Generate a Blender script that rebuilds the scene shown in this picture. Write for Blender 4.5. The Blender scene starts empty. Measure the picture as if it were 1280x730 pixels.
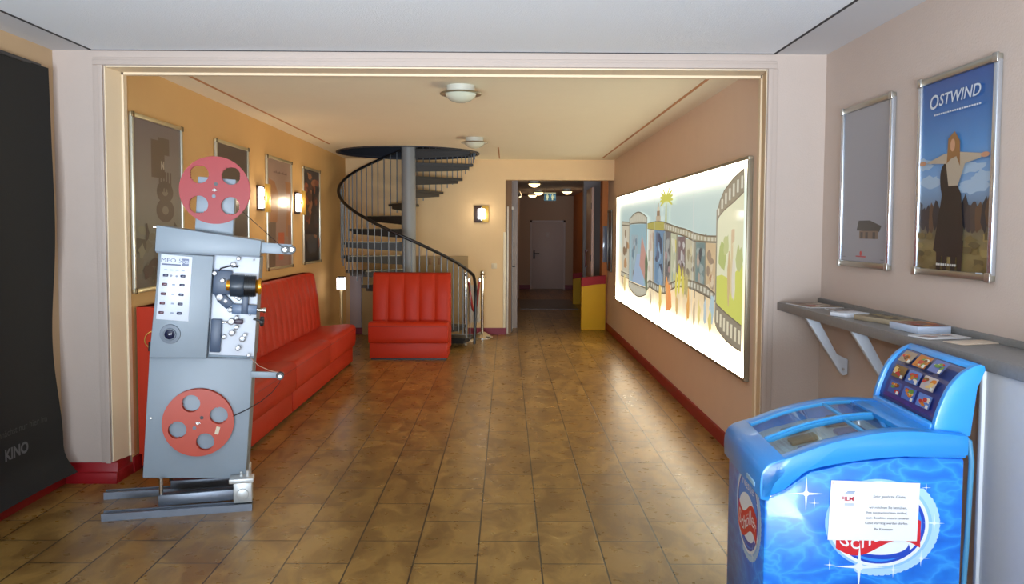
import bpy, bmesh, math, random
from mathutils import Vector, Matrix
random.seed(7)
C = bpy.context.scene.collection
PI = math.pi
def R(d): return math.radians(d)

# ------------------------------------------------------------------ materials
def lin(c):
    return tuple((x/12.92 if x <= .04045 else ((x+.055)/1.055)**2.4) for x in c)
def rgb(r, g, b): return lin((r/255, g/255, b/255))
MATS = {}
def mat(name, col, rough=.6, metal=0, spec=.5, bump=0, bscale=80, var=0, vscale=6, coat=0, emit=0, ecol=None):
    if name in MATS: return MATS[name]
    m = bpy.data.materials.new(name); m.use_nodes = True
    nt = m.node_tree; b = nt.nodes['Principled BSDF']
    b.inputs['Base Color'].default_value = (*col, 1)
    b.inputs['Roughness'].default_value = rough
    b.inputs['Metallic'].default_value = metal
    b.inputs['Specular IOR Level'].default_value = spec
    b.inputs['Coat Weight'].default_value = coat
    b.inputs['Coat Roughness'].default_value = .06
    tc = nt.nodes.new('ShaderNodeTexCoord')
    if var:
        n = nt.nodes.new('ShaderNodeTexNoise'); n.inputs['Scale'].default_value = vscale; n.inputs['Detail'].default_value = 5
        nt.links.new(tc.outputs['Object'], n.inputs['Vector'])
        mx = nt.nodes.new('ShaderNodeMix'); mx.data_type = 'RGBA'
        mx.inputs[6].default_value = (*[c*(1-var) for c in col], 1)
        mx.inputs[7].default_value = (*[min(1, c*(1+var)) for c in col], 1)
        nt.links.new(n.outputs['Fac'], mx.inputs[0]); nt.links.new(mx.outputs[2], b.inputs['Base Color'])
    if bump:
        n = nt.nodes.new('ShaderNodeTexNoise'); n.inputs['Scale'].default_value = bscale; n.inputs['Detail'].default_value = 3
        nt.links.new(tc.outputs['Object'], n.inputs['Vector'])
        bp = nt.nodes.new('ShaderNodeBump'); bp.inputs['Strength'].default_value = bump; bp.inputs['Distance'].default_value = .01
        nt.links.new(n.outputs['Fac'], bp.inputs['Height']); nt.links.new(bp.outputs['Normal'], b.inputs['Normal'])
    if emit:
        b.inputs['Emission Color'].default_value = (*(ecol or col), 1); b.inputs['Emission Strength'].default_value = emit
    MATS[name] = m
    return m

def print_mat(name, rough=.35, emit=0, coat=0, spec=.5):
    """printed sheet: colours come from the mesh's own ink colours"""
    m = bpy.data.materials.new(name); m.use_nodes = True
    nt = m.node_tree; b = nt.nodes['Principled BSDF']
    a = nt.nodes.new('ShaderNodeAttribute'); a.attribute_name = 'ink'
    b.inputs['Roughness'].default_value = rough; b.inputs['Coat Weight'].default_value = coat
    b.inputs['Coat Roughness'].default_value = .05; b.inputs['Specular IOR Level'].default_value = spec
    if emit:
        b.inputs['Base Color'].default_value = (.03, .03, .03, 1)
        nt.links.new(a.outputs['Color'], b.inputs['Emission Color']); b.inputs['Emission Strength'].default_value = emit
    else:
        nt.links.new(a.outputs['Color'], b.inputs['Base Color'])
    return m

def thin_glass(name, tint=(1, 1, 1), rough=.02, ior=1.45):
    m = bpy.data.materials.new(name); m.use_nodes = True
    nt = m.node_tree; nt.nodes.remove(nt.nodes['Principled BSDF'])
    out = nt.nodes['Material Output']
    t = nt.nodes.new('ShaderNodeBsdfTransparent'); t.inputs[0].default_value = (*tint, 1)
    g = nt.nodes.new('ShaderNodeBsdfGlossy'); g.inputs['Roughness'].default_value = rough
    f = nt.nodes.new('ShaderNodeFresnel'); f.inputs[0].default_value = ior
    mx = nt.nodes.new('ShaderNodeMixShader')
    ge = nt.nodes.new('ShaderNodeNewGeometry'); iv = nt.nodes.new('ShaderNodeMath'); iv.operation = 'SUBTRACT'; iv.inputs[0].default_value = 1
    nt.links.new(ge.outputs['Backfacing'], iv.inputs[1]); mu = nt.nodes.new('ShaderNodeMath'); mu.operation = 'MULTIPLY'
    nt.links.new(f.outputs[0], mu.inputs[0]); nt.links.new(iv.outputs[0], mu.inputs[1]); nt.links.new(mu.outputs[0], mx.inputs[0]); nt.links.new(t.outputs[0], mx.inputs[1]); nt.links.new(g.outputs[0], mx.inputs[2])
    nt.links.new(mx.outputs[0], out.inputs['Surface'])
    return m

# ------------------------------------------------------------------ mesh helpers
def BM(): return bmesh.new()
def _merge(dst, src, mi=0, M=None, smooth=False):
    me = bpy.data.meshes.new('tmp')
    for f in src.faces:
        f.material_index = mi; f.smooth = smooth
    if M is not None: src.transform(M)
    src.to_mesh(me); src.free(); dst.from_mesh(me); bpy.data.meshes.remove(me)
    return dst
def box(bm, x0, x1, y0, y1, z0, z1, bev=0, mi=0, M=None, seg=2):
    b = bmesh.new(); bmesh.ops.create_cube(b, size=1)
    b.transform(Matrix.Translation(((x0+x1)/2, (y0+y1)/2, (z0+z1)/2)) @ Matrix.Diagonal((abs(x1-x0), abs(y1-y0), abs(z1-z0), 1)))
    if bev: bmesh.ops.bevel(b, geom=b.edges[:], offset=bev, segments=seg, affect='EDGES', profile=.5, clamp_overlap=True)
    return _merge(bm, b, mi, M, bool(bev))
def cyl(bm, p0, p1, r0, r1=None, seg=24, mi=0, M=None, caps=True, bev=0):
    p0, p1 = Vector(p0), Vector(p1); d = p1-p0; r1 = r0 if r1 is None else r1
    b = bmesh.new(); bmesh.ops.create_cone(b, cap_ends=caps, segments=seg, radius1=r0, radius2=r1, depth=d.length)
    if bev:
        es = [e for e in b.edges if len(e.link_faces) == 2 and any(len(f.verts) > 4 for f in e.link_faces)]
        bmesh.ops.bevel(b, geom=es, offset=bev, segments=2, affect='EDGES', profile=.5)
    q = Vector((0, 0, 1)).rotation_difference(d.normalized())
    b.transform(Matrix.Translation((p0+p1)/2) @ q.to_matrix().to_4x4())
    return _merge(bm, b, mi, M, True)
def lathe(bm, prof, seg=32, mi=0, M=None, cap=True):
    b = bmesh.new(); rings = []
    for r, z in prof:
        if r < 1e-5: rings.append([b.verts.new((0, 0, z))])
        else: rings.append([b.verts.new((r*math.cos(2*PI*k/seg), r*math.sin(2*PI*k/seg), z)) for k in range(seg)])
    for a, c in zip(rings, rings[1:]):
        for k in range(seg):
            k2 = (k+1) % seg
            if len(a) == 1 and len(c) == 1: continue
            if len(a) == 1: b.faces.new((a[0], c[k2], c[k]))
            elif len(c) == 1: b.faces.new((a[k], a[k2], c[0]))
            else: b.faces.new((a[k], a[k2], c[k2], c[k]))
    if cap:
        for r_ in (rings[0], rings[-1]):
            if len(r_) > 1: b.faces.new(r_)
    bmesh.ops.recalc_face_normals(b, faces=b.faces[:])
    return _merge(bm, b, mi, M, True)
def tube(bm, pts, r, seg=10, mi=0, M=None, closed=False):
    b = bmesh.new(); pts = [Vector(p) for p in pts]; n = len(pts); rings = []; up = None
    for i in range(n):
        if closed: t = pts[(i+1) % n]-pts[i-1]
        else: t = pts[min(i+1, n-1)]-pts[max(i-1, 0)]
        t.normalize()
        if up is None:
            up = Vector((0, 0, 1)) if abs(t.z) < .9 else Vector((1, 0, 0))
        s = t.cross(up)
        if s.length < 1e-4: s = t.orthogonal()
        s.normalize(); up = s.cross(t).normalized()
        rr = r[i] if isinstance(r, (list, tuple)) else r
        rings.append([b.verts.new(pts[i]+rr*(math.cos(2*PI*k/seg)*s+math.sin(2*PI*k/seg)*up)) for k in range(seg)])
    L = list(zip(rings, rings[1:])) + ([(rings[-1], rings[0])] if closed else [])
    for a, c in L:
        for k in range(seg): b.faces.new((a[k], a[(k+1) % seg], c[(k+1) % seg], c[k]))
    if not closed: b.faces.new(rings[0]); b.faces.new(rings[-1])
    bmesh.ops.recalc_face_normals(b, faces=b.faces[:])
    return _merge(bm, b, mi, M, True)
def prism(bm, poly, t0, t1, plane='xz', mi=0, M=None, bev=0, smooth=False):
    """extrude a 2D outline; plane xz -> along y, xy -> along z, yz -> along x"""
    b = bmesh.new()
    f = {'xz': lambda p, t: (p[0], t, p[1]), 'xy': lambda p, t: (p[0], p[1], t), 'yz': lambda p, t: (t, p[0], p[1])}[plane]
    v0 = [b.verts.new(f(p, t0)) for p in poly]; v1 = [b.verts.new(f(p, t1)) for p in poly]
    b.faces.new(v0); b.faces.new(v1[::-1]); n = len(poly)
    for i in range(n): b.faces.new((v0[i], v0[(i+1) % n], v1[(i+1) % n], v1[i]))
    bmesh.ops.recalc_face_normals(b, faces=b.faces[:])
    if bev: bmesh.ops.bevel(b, geom=b.edges[:], offset=bev, segments=2, affect='EDGES', profile=.5, clamp_overlap=True)
    return _merge(bm, b, mi, M, smooth or bool(bev))
def disc_with_holes(bm, r, holes, hub, y0, y1, mi=0, M=None, n=96):
    """reel flange in the xz plane: round plate with round holes, thickness y0..y1"""
    b = bmesh.new(); G = 60; inside = lambda x, z: x*x+z*z <= r*r
    # radial grid, holes cut out by dropping cells then snapping rim points
    rad = [hub*0.0+.002]+[r*k/26 for k in range(1, 27)]
    vs = {}
    def snap(x, z):
        for hx, hz, hr in holes:
            d = math.hypot(x-hx, z-hz)
            if abs(d-hr) < r/26*.62:
                s = hr/max(d, 1e-6); return hx+(x-hx)*s, hz+(z-hz)*s
        return x, z
    for i, q in enumerate(rad):
        for k in range(n):
            a = 2*PI*k/n; vs[i, k] = snap(q*math.cos(a), q*math.sin(a)) if i < 26 else (q*math.cos(a), q*math.sin(a))
    va, vb = {}, {}
    for key, (x, z) in vs.items():
        va[key] = b.verts.new((x, y0, z)); vb[key] = b.verts.new((x, y1, z))
    def hole_at(x, z): return any(math.hypot(x-hx, z-hz) < hr*.985 for hx, hz, hr in holes)
    keep = set()
    for i in range(26):
        for k in range(n):
            qs = [(i, k), (i+1, k), (i+1, (k+1) % n), (i, (k+1) % n)]
            cx = sum(vs[q][0] for q in qs)/4; cz = sum(vs[q][1] for q in qs)/4
            if not hole_at(cx, cz): keep.add((i, k))
    for (i, k) in keep:
        qs = [(i, k), (i+1, k), (i+1, (k+1) % n), (i, (k+1) % n)]
        b.faces.new([va[q] for q in qs]); b.faces.new([vb[q] for q in qs[::-1]])
        for (nb, e) in (((i-1, k), (0, 3)), ((i+1, k), (1, 2)), ((i, (k-1) % n), (0, 1)), ((i, (k+1) % n), (3, 2))):
            if nb not in keep and nb[0] >= 0:
                p, q = qs[e[0]], qs[e[1]]
                b.faces.new((va[p], va[q], vb[q], vb[p]))
    loose = [v for v in b.verts if not v.link_faces]
    bmesh.ops.delete(b, geom=loose, context='VERTS')
    bmesh.ops.recalc_face_normals(b, faces=b.faces[:])
    return _merge(bm, b, mi, M, False)

def obj(name, bm, mats, parent=None, loc=None, auto=40):
    me = bpy.data.meshes.new(name); bm.to_mesh(me); bm.free()
    for m in (mats if isinstance(mats, (list, tuple)) else [mats]): me.materials.append(m)
    o = bpy.data.objects.new(name, me); C.objects.link(o)
    if loc: o.location = loc
    if parent: o.parent = parent
    if auto and any(p.use_smooth for p in me.polygons):
        try: me.set_sharp_from_angle(angle=R(auto))
        except Exception: pass
    return o
def tag(o, label, cat, group=None, kind=None):
    o['label'] = label; o['category'] = cat
    if group: o['group'] = group
    if kind: o['kind'] = kind
    return o
def thing(name, label, cat, loc=(0, 0, 0), rz=0, group=None):
    o = bpy.data.objects.new(name, None); C.objects.link(o); o.empty_display_size = .1
    o.location = loc; o.rotation_euler = (0, 0, rz)
    return tag(o, label, cat, group)
def struct(name, bm, m):
    o = obj(name, bm, m); o['kind'] = 'structure'; return o
def dup(root, loc, rz, label, group=None):
    r = root.copy(); C.objects.link(r); r.location = loc; r.rotation_euler = (0, 0, rz); r['label'] = label
    if group: r['group'] = group
    for ch in list(root.children):
        c = ch.copy(); C.objects.link(c); c.parent = r
        for g in ch.children:
            d = g.copy(); C.objects.link(d); d.parent = c
    return r

# ------------------------------------------------------------------ printed sheets
class Ink:
    """flat coloured shapes printed on a sheet, in sheet coordinates (s right, t up); tiny steps keep layers apart"""
    def __init__(self, frame, step=.0004):
        self.f = frame; self.step = step; self.k = 0; self.v = []; self.faces = []; self.cols = []
    def poly(self, pts, col, layer=None):
        if layer is None: self.k += 1; layer = self.k
        i0 = len(self.v)
        for p in pts: self.v.append(self.f(p[0], p[1], layer*self.step))
        self.faces.append(list(range(i0, i0+len(pts))))
        self.cols.append(col if isinstance(col, list) else [col]*len(pts))
    def rect(self, s0, t0, s1, t1, col): self.poly([(s0, t0), (s1, t0), (s1, t1), (s0, t1)], col)
    def vgrad(self, s0, t0, s1, t1, stops):
        self.k += 1
        for (a, ca), (b, cb) in zip(stops, stops[1:]):
            ta, tb = t0+(t1-t0)*a, t0+(t1-t0)*b
            self.poly([(s0, ta), (s1, ta), (s1, tb), (s0, tb)], [ca, ca, cb, cb], self.k)
    def ell(self, s, t, a, b, col, n=28, rot=0, lo=0, hi=2*PI):
        pts = []
        for k in range(n):
            q = lo+(hi-lo)*k/n; x, y = a*math.cos(q), b*math.sin(q)
            pts.append((s+x*math.cos(rot)-y*math.sin(rot), t+x*math.sin(rot)+y*math.cos(rot)))
        self.poly(pts, col)
    def band(self, top, bot, col):
        self.k += 1
        for i in range(len(top)-1): self.poly([bot[i], bot[i+1], top[i+1], top[i]], col, self.k)
    def star(self, s, t, r, col, n=4, inner=.12, rot=PI/2):
        pts = []
        for k in range(2*n):
            q = rot+PI*k/n; rr = r if k % 2 == 0 else r*inner
            pts.append((s+rr*math.cos(q), t+rr*math.sin(q)))
        c = (s, t); self.k += 1
        for i in range(2*n): self.poly([c, pts[i], pts[(i+1) % (2*n)]], col, self.k)
    def blob(self, s, t, a, b, col, n=14, j=.35, rng=random):
        pts = [(s+a*math.cos(2*PI*k/n)*(1+rng.uniform(-j, j)), t+b*math.sin(2*PI*k/n)*(1+rng.uniform(-j, j))) for k in range(n)]
        self.k += 1
        for i in range(n): self.poly([(s, t), pts[i], pts[(i+1) % n]], col, self.k)
    def text(self, body, s, t, size, col, align='CENTER', sx=1, rot=0, shear=0, bold=0, warp=None):
        cu = bpy.data.curves.new('t', 'FONT'); cu.body = body; cu.size = size; cu.align_x = align; cu.align_y = 'CENTER'
        cu.shear = shear; cu.offset = bold; cu.resolution_u = 3
        o = bpy.data.objects.new('t', cu); C.objects.link(o)
        dg = bpy.context.evaluated_depsgraph_get(); me = bpy.data.meshes.new_from_object(o.evaluated_get(dg))
        self.k += 1; c, n = math.cos(rot), math.sin(rot)
        for p in me.polygons:
            pts = []
            for i in p.vertices:
                x, y = me.vertices[i].co.x*sx, me.vertices[i].co.y
                x, y = x*c-y*n, x*n+y*c
                q = (s+x, t+y)
                if warp: q = warp(*q)
                pts.append(q)
            self.poly(pts, col, self.k)
        bpy.data.objects.remove(o); bpy.data.curves.remove(cu); bpy.data.meshes.remove(me)
    def build(self, name, m, parent=None, normal=None):
        me = bpy.data.meshes.new(name); me.from_pydata([tuple(v) for v in self.v], [], self.faces)
        a = me.attributes.new('ink', 'FLOAT_COLOR', 'CORNER'); i = 0
        for cs in self.cols:
            for c in cs: a.data[i].color = (*c, 1); i += 1
        me.materials.append(m)
        if normal is not None:
            me.update(); bm = bmesh.new(); bm.from_mesh(me); n = Vector(normal)
            fl = [f for f in bm.faces if f.normal.dot(n) < 0]; bmesh.ops.reverse_faces(bm, faces=fl); bm.to_mesh(me); bm.free()
        o = bpy.data.objects.new(name, me); C.objects.link(o)
        if parent: o.parent = parent
        return o
# ------------------------------------------------------------------ camera
H = 1.55
def make_camera():
    f, pt, yw, rl, ppy = 1021.23, .0554, .0068, .0046, 344.28
    c, s = math.cos(yw), math.sin(yw)
    A = Vector((c, -s, 0)); Fh = Vector((s, c, 0)); Z = Vector((0, 0, 1))
    F = Fh*math.cos(pt)-Z*math.sin(pt); U = Fh*math.sin(pt)+Z*math.cos(pt)
    right = A*math.cos(rl)+U*math.sin(rl); up = U*math.cos(rl)-A*math.sin(rl)
    cam = bpy.data.cameras.new('camera'); cam.sensor_width = 36; cam.lens = f/1280*36
    cam.shift_y = -(365-ppy)/1280; cam.clip_start = .05
    o = bpy.data.objects.new('camera', cam); C.objects.link(o)
    o.matrix_world = Matrix(((right.x, up.x, -F.x, 0), (right.y, up.y, -F.y, 0), (right.z, up.z, -F.z, H), (0, 0, 0, 1)))
    bpy.context.scene.camera = o
make_camera()

# ------------------------------------------------------------------ materials of the place
def tile_mat():
    m = bpy.data.materials.new('travertine_tiles'); m.use_nodes = True
    nt = m.node_tree; b = nt.nodes['Principled BSDF']; N = nt.nodes.new; L = nt.links.new
    tc = N('ShaderNodeTexCoord'); sp = N('ShaderNodeSeparateXYZ'); cb = N('ShaderNodeCombineXYZ')
    L(tc.outputs['Object'], sp.inputs[0])
    ax = N('ShaderNodeMath'); ax.operation = 'ADD'; ax.inputs[1].default_value = .131+.298*20
    ay = N('ShaderNodeMath'); ay.operation = 'ADD'; ay.inputs[1].default_value = -4.275+.555*20
    L(sp.outputs['X'], ax.inputs[0]); L(sp.outputs['Y'], ay.inputs[0])
    L(ay.outputs[0], cb.inputs['X']); L(ax.outputs[0], cb.inputs['Y'])
    br = N('ShaderNodeTexBrick'); br.offset = .5; br.offset_frequency = 2; br.squash = 1
    br.inputs['Scale'].default_value = 1; br.inputs['Brick Width'].default_value = .555; br.inputs['Row Height'].default_value = .298
    br.inputs['Mortar Size'].default_value = .0045; br.inputs['Mortar Smooth'].default_value = .3; br.inputs['Bias'].default_value = 0
    br.inputs['Color1'].default_value = (*rgb(142, 108, 54), 1); br.inputs['Color2'].default_value = (*rgb(158, 124, 66), 1)
    br.inputs['Mortar'].default_value = (*rgb(46, 36, 26), 1)
    L(cb.outputs[0], br.inputs['Vector'])
    n1 = N('ShaderNodeTexNoise'); n1.inputs['Scale'].default_value = 6; n1.inputs['Detail'].default_value = 9; n1.inputs['Roughness'].default_value = .6; n1.inputs['Distortion'].default_value = .8
    mp = N('ShaderNodeMapping'); mp.inputs['Scale'].default_value = (1, .55, 1); L(tc.outputs['Object'], mp.inputs[0]); L(mp.outputs[0], n1.inputs['Vector'])
    r1 = N('ShaderNodeValToRGB'); r1.color_ramp.elements[0].position = .40; r1.color_ramp.elements[1].position = .58
    r1.color_ramp.elements[0].color = (.66, .59, .51, 1); r1.color_ramp.elements[1].color = (1.12, 1.1, 1.06, 1)
    L(n1.outputs['Fac'], r1.inputs[0])
    mx = N('ShaderNodeMix'); mx.data_type = 'RGBA'; mx.blend_type = 'MULTIPLY'; mx.inputs[0].default_value = 1
    L(br.outputs['Color'], mx.inputs[6]); L(r1.outputs[0], mx.inputs[7])
    L(mx.outputs[2], b.inputs['Base Color'])
    n2 = N('ShaderNodeTexNoise'); n2.inputs['Scale'].default_value = 14; n2.inputs['Detail'].default_value = 4; L(tc.outputs['Object'], n2.inputs['Vector'])
    mr = N('ShaderNodeMapRange'); mr.inputs['To Min'].default_value = .20; mr.inputs['To Max'].default_value = .40
    L(n2.outputs['Fac'], mr.inputs['Value']); L(mr.outputs[0], b.inputs['Roughness'])
    bp = N('ShaderNodeBump'); bp.inputs['Strength'].default_value = .25; bp.inputs['Distance'].default_value = .002; bp.invert = True
    L(br.outputs['Fac'], bp.inputs['Height']); L(bp.outputs[0], b.inputs['Normal'])
    return m
M_tile = tile_mat()
M_front = mat('front_plaster', rgb(190, 173, 161), .75, bump=.12, bscale=120, var=.03)
M_ceilf = mat('rough_ceiling_plaster', rgb(243, 249, 254), .9, bump=.35, bscale=140)
M_soff = mat('soffit_paint', rgb(206, 206, 208), .8, bump=.08)
M_ceil = mat('lobby_ceiling_paint', rgb(245, 234, 204), .85, bump=.18, bscale=110, var=.02)
M_left = mat('ochre_wall_paint', rgb(218, 174, 112), .75, bump=.12, bscale=110, var=.03)
M_far = mat('cream_wall_paint', rgb(232, 200, 152), .75, bump=.12, bscale=110, var=.03)
M_right = mat('beige_wall_paint', rgb(236, 210, 186), .75, bump=.12, bscale=110, var=.03)
M_jamb = mat('jamb_warm_glow', rgb(234, 214, 182), .6, bump=.05)  # light box's warm glow on the white jambs put into the colour
M_base = mat('oxblood_skirting', rgb(150, 18, 26), .45)
M_basefar = mat('wine_skirting', rgb(128, 30, 52), .5)
M_gap = mat('gap_shade_strip', rgb(60, 58, 60), .9)
M_darkvoid = mat('void_dark_paint', rgb(26, 32, 44), .8)
M_corr = mat('corridor_paint', rgb(190, 158, 132), .8, bump=.08)
M_corrg = mat('corridor_grey_paint', rgb(170, 160, 158), .8)
M_orange = mat('corridor_orange_paint_and_glow', rgb(196, 122, 66), .8)
M_door = mat('door_paint', rgb(196, 176, 168), .5)
M_white = mat('white_lacquer', rgb(232, 232, 232), .4)
M_alu = mat('brushed_aluminium', rgb(196, 198, 202), .28, metal=.9)
M_goldalu = mat('champagne_aluminium', rgb(214, 200, 160), .3, metal=.75)
M_chrome = mat('chrome', rgb(214, 212, 206), .14, metal=1)
M_black = mat('black_plastic', rgb(22, 22, 24), .4)
M_darkmetal = mat('dark_metal', rgb(34, 32, 34), .45, metal=.3)

# ------------------------------------------------------------------ the setting
XL, XR, YF, ZC = -2.37, 1.582, 12.07, 2.585
XFL, XFR, YP = -2.70, 1.907, 4.93
bm = BM(); box(bm, -2.9, 2.1, -3.2, 22.2, -.08, 0); struct('floor', bm, M_tile)
bm = BM(); box(bm, .28, 1.42, 16.0, 18.2, 0, .006); struct('floor_mat', bm, mat('grey_floor_mat', rgb(96, 98, 106), .35))
# front room
bm = BM(); box(bm, XFL-.12, XFL, -3.2, YP+.22, 0, 2.8); struct('wall_left_front', bm, mat('tan_front_paint', rgb(206, 176, 138), .75, bump=.12, bscale=110))
bm = BM(); box(bm, XFR, XFR+.12, -3.2, YP, 0, 2.8); struct('wall_right_front', bm, mat('pinkish_plaster', rgb(204, 187, 175), .8, bump=.15, bscale=110, var=.03))
bm = BM()
prism(bm, [(XFL, YP), (-2.40, YP), (XL-.012, YP+.22), (XFL, YP+.22)], 0, 2.8, 'xy'); struct('wall_portal_left', bm, M_front)
bm = BM()
prism(bm, [(1.556, YP), (2.03, YP), (2.03, YP+.22), (XR+.006, YP+.22)], 0, 2.8, 'xy'); struct('wall_portal_right', bm, M_front)
bm = BM(); prism(bm, [(-2.40, YP), (1.556, YP), (XR+.006, YP+.22), (XL-.012, YP+.22)], 2.516, 2.8, 'xy'); struct('wall_portal_top', bm, M_front)
# casing strips round the opening (raised flat profile with an inner fillet)
def casing(name, horiz, a0, a1, b0, b1):
    bm = BM()
    if horiz:
        box(bm, a0, a1, YP-.008, YP+.001, b0, b1, .003); box(bm, a0, a1, YP-.014, YP+.001, b0, b0+.03, .003)
    else:
        box(bm, a0, a1, YP-.008, YP+.001, b0, b1, .003)
        if a0 < 0: box(bm, a1-.03, a1, YP-.014, YP+.001, b0, b1, .003)
        else: box(bm, a0, a0+.03, YP-.014, YP+.001, b0, b1, .003)
    struct(name, bm, M_front)
casing('trim_1', True, -2.46, 1.61, 2.518, 2.565)
casing('trim_2', False, -2.462, -2.402, .12, 2.518)
casing('trim_3', False, 1.558, 1.618, 0, 2.518)
def jamb(name, f):
    bm = BM(); f(bm); struct(name, bm, M_jamb)
jamb('trim_4', lambda b: prism(b, [(-2.399, YP+.004), (-2.394, YP+.004), (XL-.004, YP+.17), (XL+.008, YP+.17), (XL+.008, YP+.215), (XL-.012, YP+.215)], .12, 2.515, 'xy'))
jamb('trim_5', lambda b: prism(b, [(1.555, YP+.004), (1.551, YP+.004), (XR-.003, YP+.17), (XR-.014, YP+.17), (XR-.014, YP+.215), (XR+.005, YP+.215)], 0, 2.515, 'xy'))
jamb('trim_6', lambda b: (box(b, -2.39, 1.56, YP+.004, YP+.17, 2.508, 2.5165), box(b, -2.38, 1.575, YP+.17, YP+.215, 2.494, 2.5165)))
# front ceiling: rough centre panel, flush dark strip painting the gap's shade, smooth border
bm = BM(); box(bm, -2.46, 1.585, -3.2, YP-.012, 2.606, 2.7); struct('ceiling_front', bm, M_ceilf)
bm = BM()
box(bm, -2.475, -2.46, -3.2, YP-.012, 2.603, 2.7); box(bm, 1.585, 1.60, -3.2, YP-.012, 2.603, 2.7); box(bm, -2.475, 1.60, YP-.012, YP-.0005, 2.603, 2.7)
struct('trim_7', bm, M_gap)
bm = BM(); box(bm, XFL, -2.475, -3.2, YP, 2.604, 2.7); struct('ceiling_border_left', bm, M_soff)
bm = BM(); box(bm, 1.60, XFR, -3.2, YP, 2.604, 2.7); struct('ceiling_border_right', bm, M_soff)
# skirting of the left pillar (stepped) and front left wall
def skirt(bm, x0, x1, y0, y1, h=.125):
    box(bm, x0, x1, y0, y1, 0, h*.62); 
bm = BM()
prism(bm, [(YP-.03, 0), (YP+.0, 0), (YP+.0, .125), (YP-.012, .125), (YP-.014, .07), (YP-.03, .066)], XFL+.03, -2.3615, 'yz', bev=.001)
prism(bm, [(-2.4, 0), (-2.362, 0), (-2.362, .066), (-2.382, .07), (-2.384, .125), (-2.40, .125)], YP, YP+.2, 'xz', bev=.001)
struct('baseboard_portal', bm, M_base)
bm = BM()
prism(bm, [(XFL, 0), (XFL+.03, 0), (XFL+.03, .066), (XFL+.014, .07), (XFL+.012, .125), (XFL, .125)], -3.1, YP, 'xz', bev=.002); struct('baseboard_left', bm, M_base)
# back of the front room: glazed entrance in a wall behind the photographer
bm = BM()
box(bm, XFL-.12, -2.2, -3.32, -3.2, 0, 2.8); box(bm, 1.4, XFR+.12, -3.32, -3.2, 0, 2.8); box(bm, -2.2, 1.4, -3.32, -3.2, 2.4, 2.8)
struct('wall_back', bm, M_front)
bm = BM()
for x in (-2.2, -1.0, .2, 1.36): box(bm, x, x+.05, -3.29, -3.23, 0, 2.4)
box(bm, -2.2, 1.4, -3.29, -3.23, 0, .08); box(bm, -2.2, 1.4, -3.29, -3.23, 2.34, 2.4)
struct('window_1', bm, M_alu)

# lobby
bm = BM(); box(bm, XL-.12, XL, YP+.22, YF+.1, 0, 3.3); struct('wall_left', bm, M_left)
bm = BM(); box(bm, XR, XR+.12, YP+.22, 12.80, 0, 2.8); struct('wall_right', bm, M_right)
XO0, XO1, ZO = -.018, 1.43, 2.288
bm = BM(); box(bm, XL-.12, XO0, YF, YF+.16, 0, 3.3); struct('wall_far_left', bm, M_far)
bm = BM(); box(bm, XO0, XR, YF, YF+.16, ZO, 3.3); struct('wall_far_lintel', bm, M_far)
bm = BM(); prism(bm, [(XR, 0), (XR-.016, 0), (XR-.016, .095), (XR-.010, .10), (XR, .10)], YP+.2, 12.79, 'xz'); struct('baseboard_right', bm, M_base)
bm = BM(); box(bm, XL, XO0, YF-.014, YF, 0, .10); box(bm, XO0-.0, XO0+.012, YF-.014, YF+.15, 0, .10); struct('baseboard_far', bm, M_basefar)
bm = BM(); box(bm, XL, XL+.014, YP+.2, YF, 0, .10); struct('baseboard_lobby_left', bm, M_base)
# white corner guards on the corridor opening
bm = BM(); box(bm, XO0-.03, XO0+.006, YF-.006, YF+.12, .10, 1.52, .002); struct('trim_8', bm, mat('cream_corner_guard', rgb(238, 226, 196), .5))

# stair position
SX, SY, SR = -1.33, 11.12, .93
def ceiling_with_hole():
    bm = BM(); n = 96
    def quad(x0, x1, y0, y1):
        v = [bm.verts.new((x, y, ZC)) for x, y in ((x0, y0), (x1, y0), (x1, y1), (x0, y1))]; bm.faces.new(v)
    h = .965; x0, x1, y0, y1 = SX-h, SX+h, SY-h, SY+h
    quad(XL-.05, XR+.05, YP+.2, y0); quad(XL-.05, x0, y0, YF+.05); quad(x1, XR+.05, y0, YF+.05); quad(x0, x1, y1, YF+.05)
    inner, outer = [], []
    for k in range(n):
        a = 2*PI*k/n; c, s = math.cos(a), math.sin(a); q = h/max(abs(c), abs(s))
        inner.append(bm.verts.new((SX+SR*c, SY+SR*s, ZC))); outer.append(bm.verts.new((SX+q*c, SY+q*s, ZC)))
    for k in range(n): bm.faces.new((inner[k], inner[(k+1) % n], outer[(k+1) % n], outer[k]))
    for f in bm.faces:
        f.normal_update()
        if f.normal.z > 0: f.normal_flip()
    return bm
struct('ceiling', ceiling_with_hole(), M_ceil)
# shallow grooves that frame the ceiling field
bm = BM()
for x0, x1, y0, y1 in ((-2.165, -2.143, 5.2, 10.0), (1.355, 1.377, 5.2, 11.7), (-.115, -.10, 10.3, 11.9)):
    box(bm, x0, x1, y0, y1, ZC-.004, ZC+.001)
struct('trim_9', bm, mat('groove_paint', rgb(196, 140, 90), .8))
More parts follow.
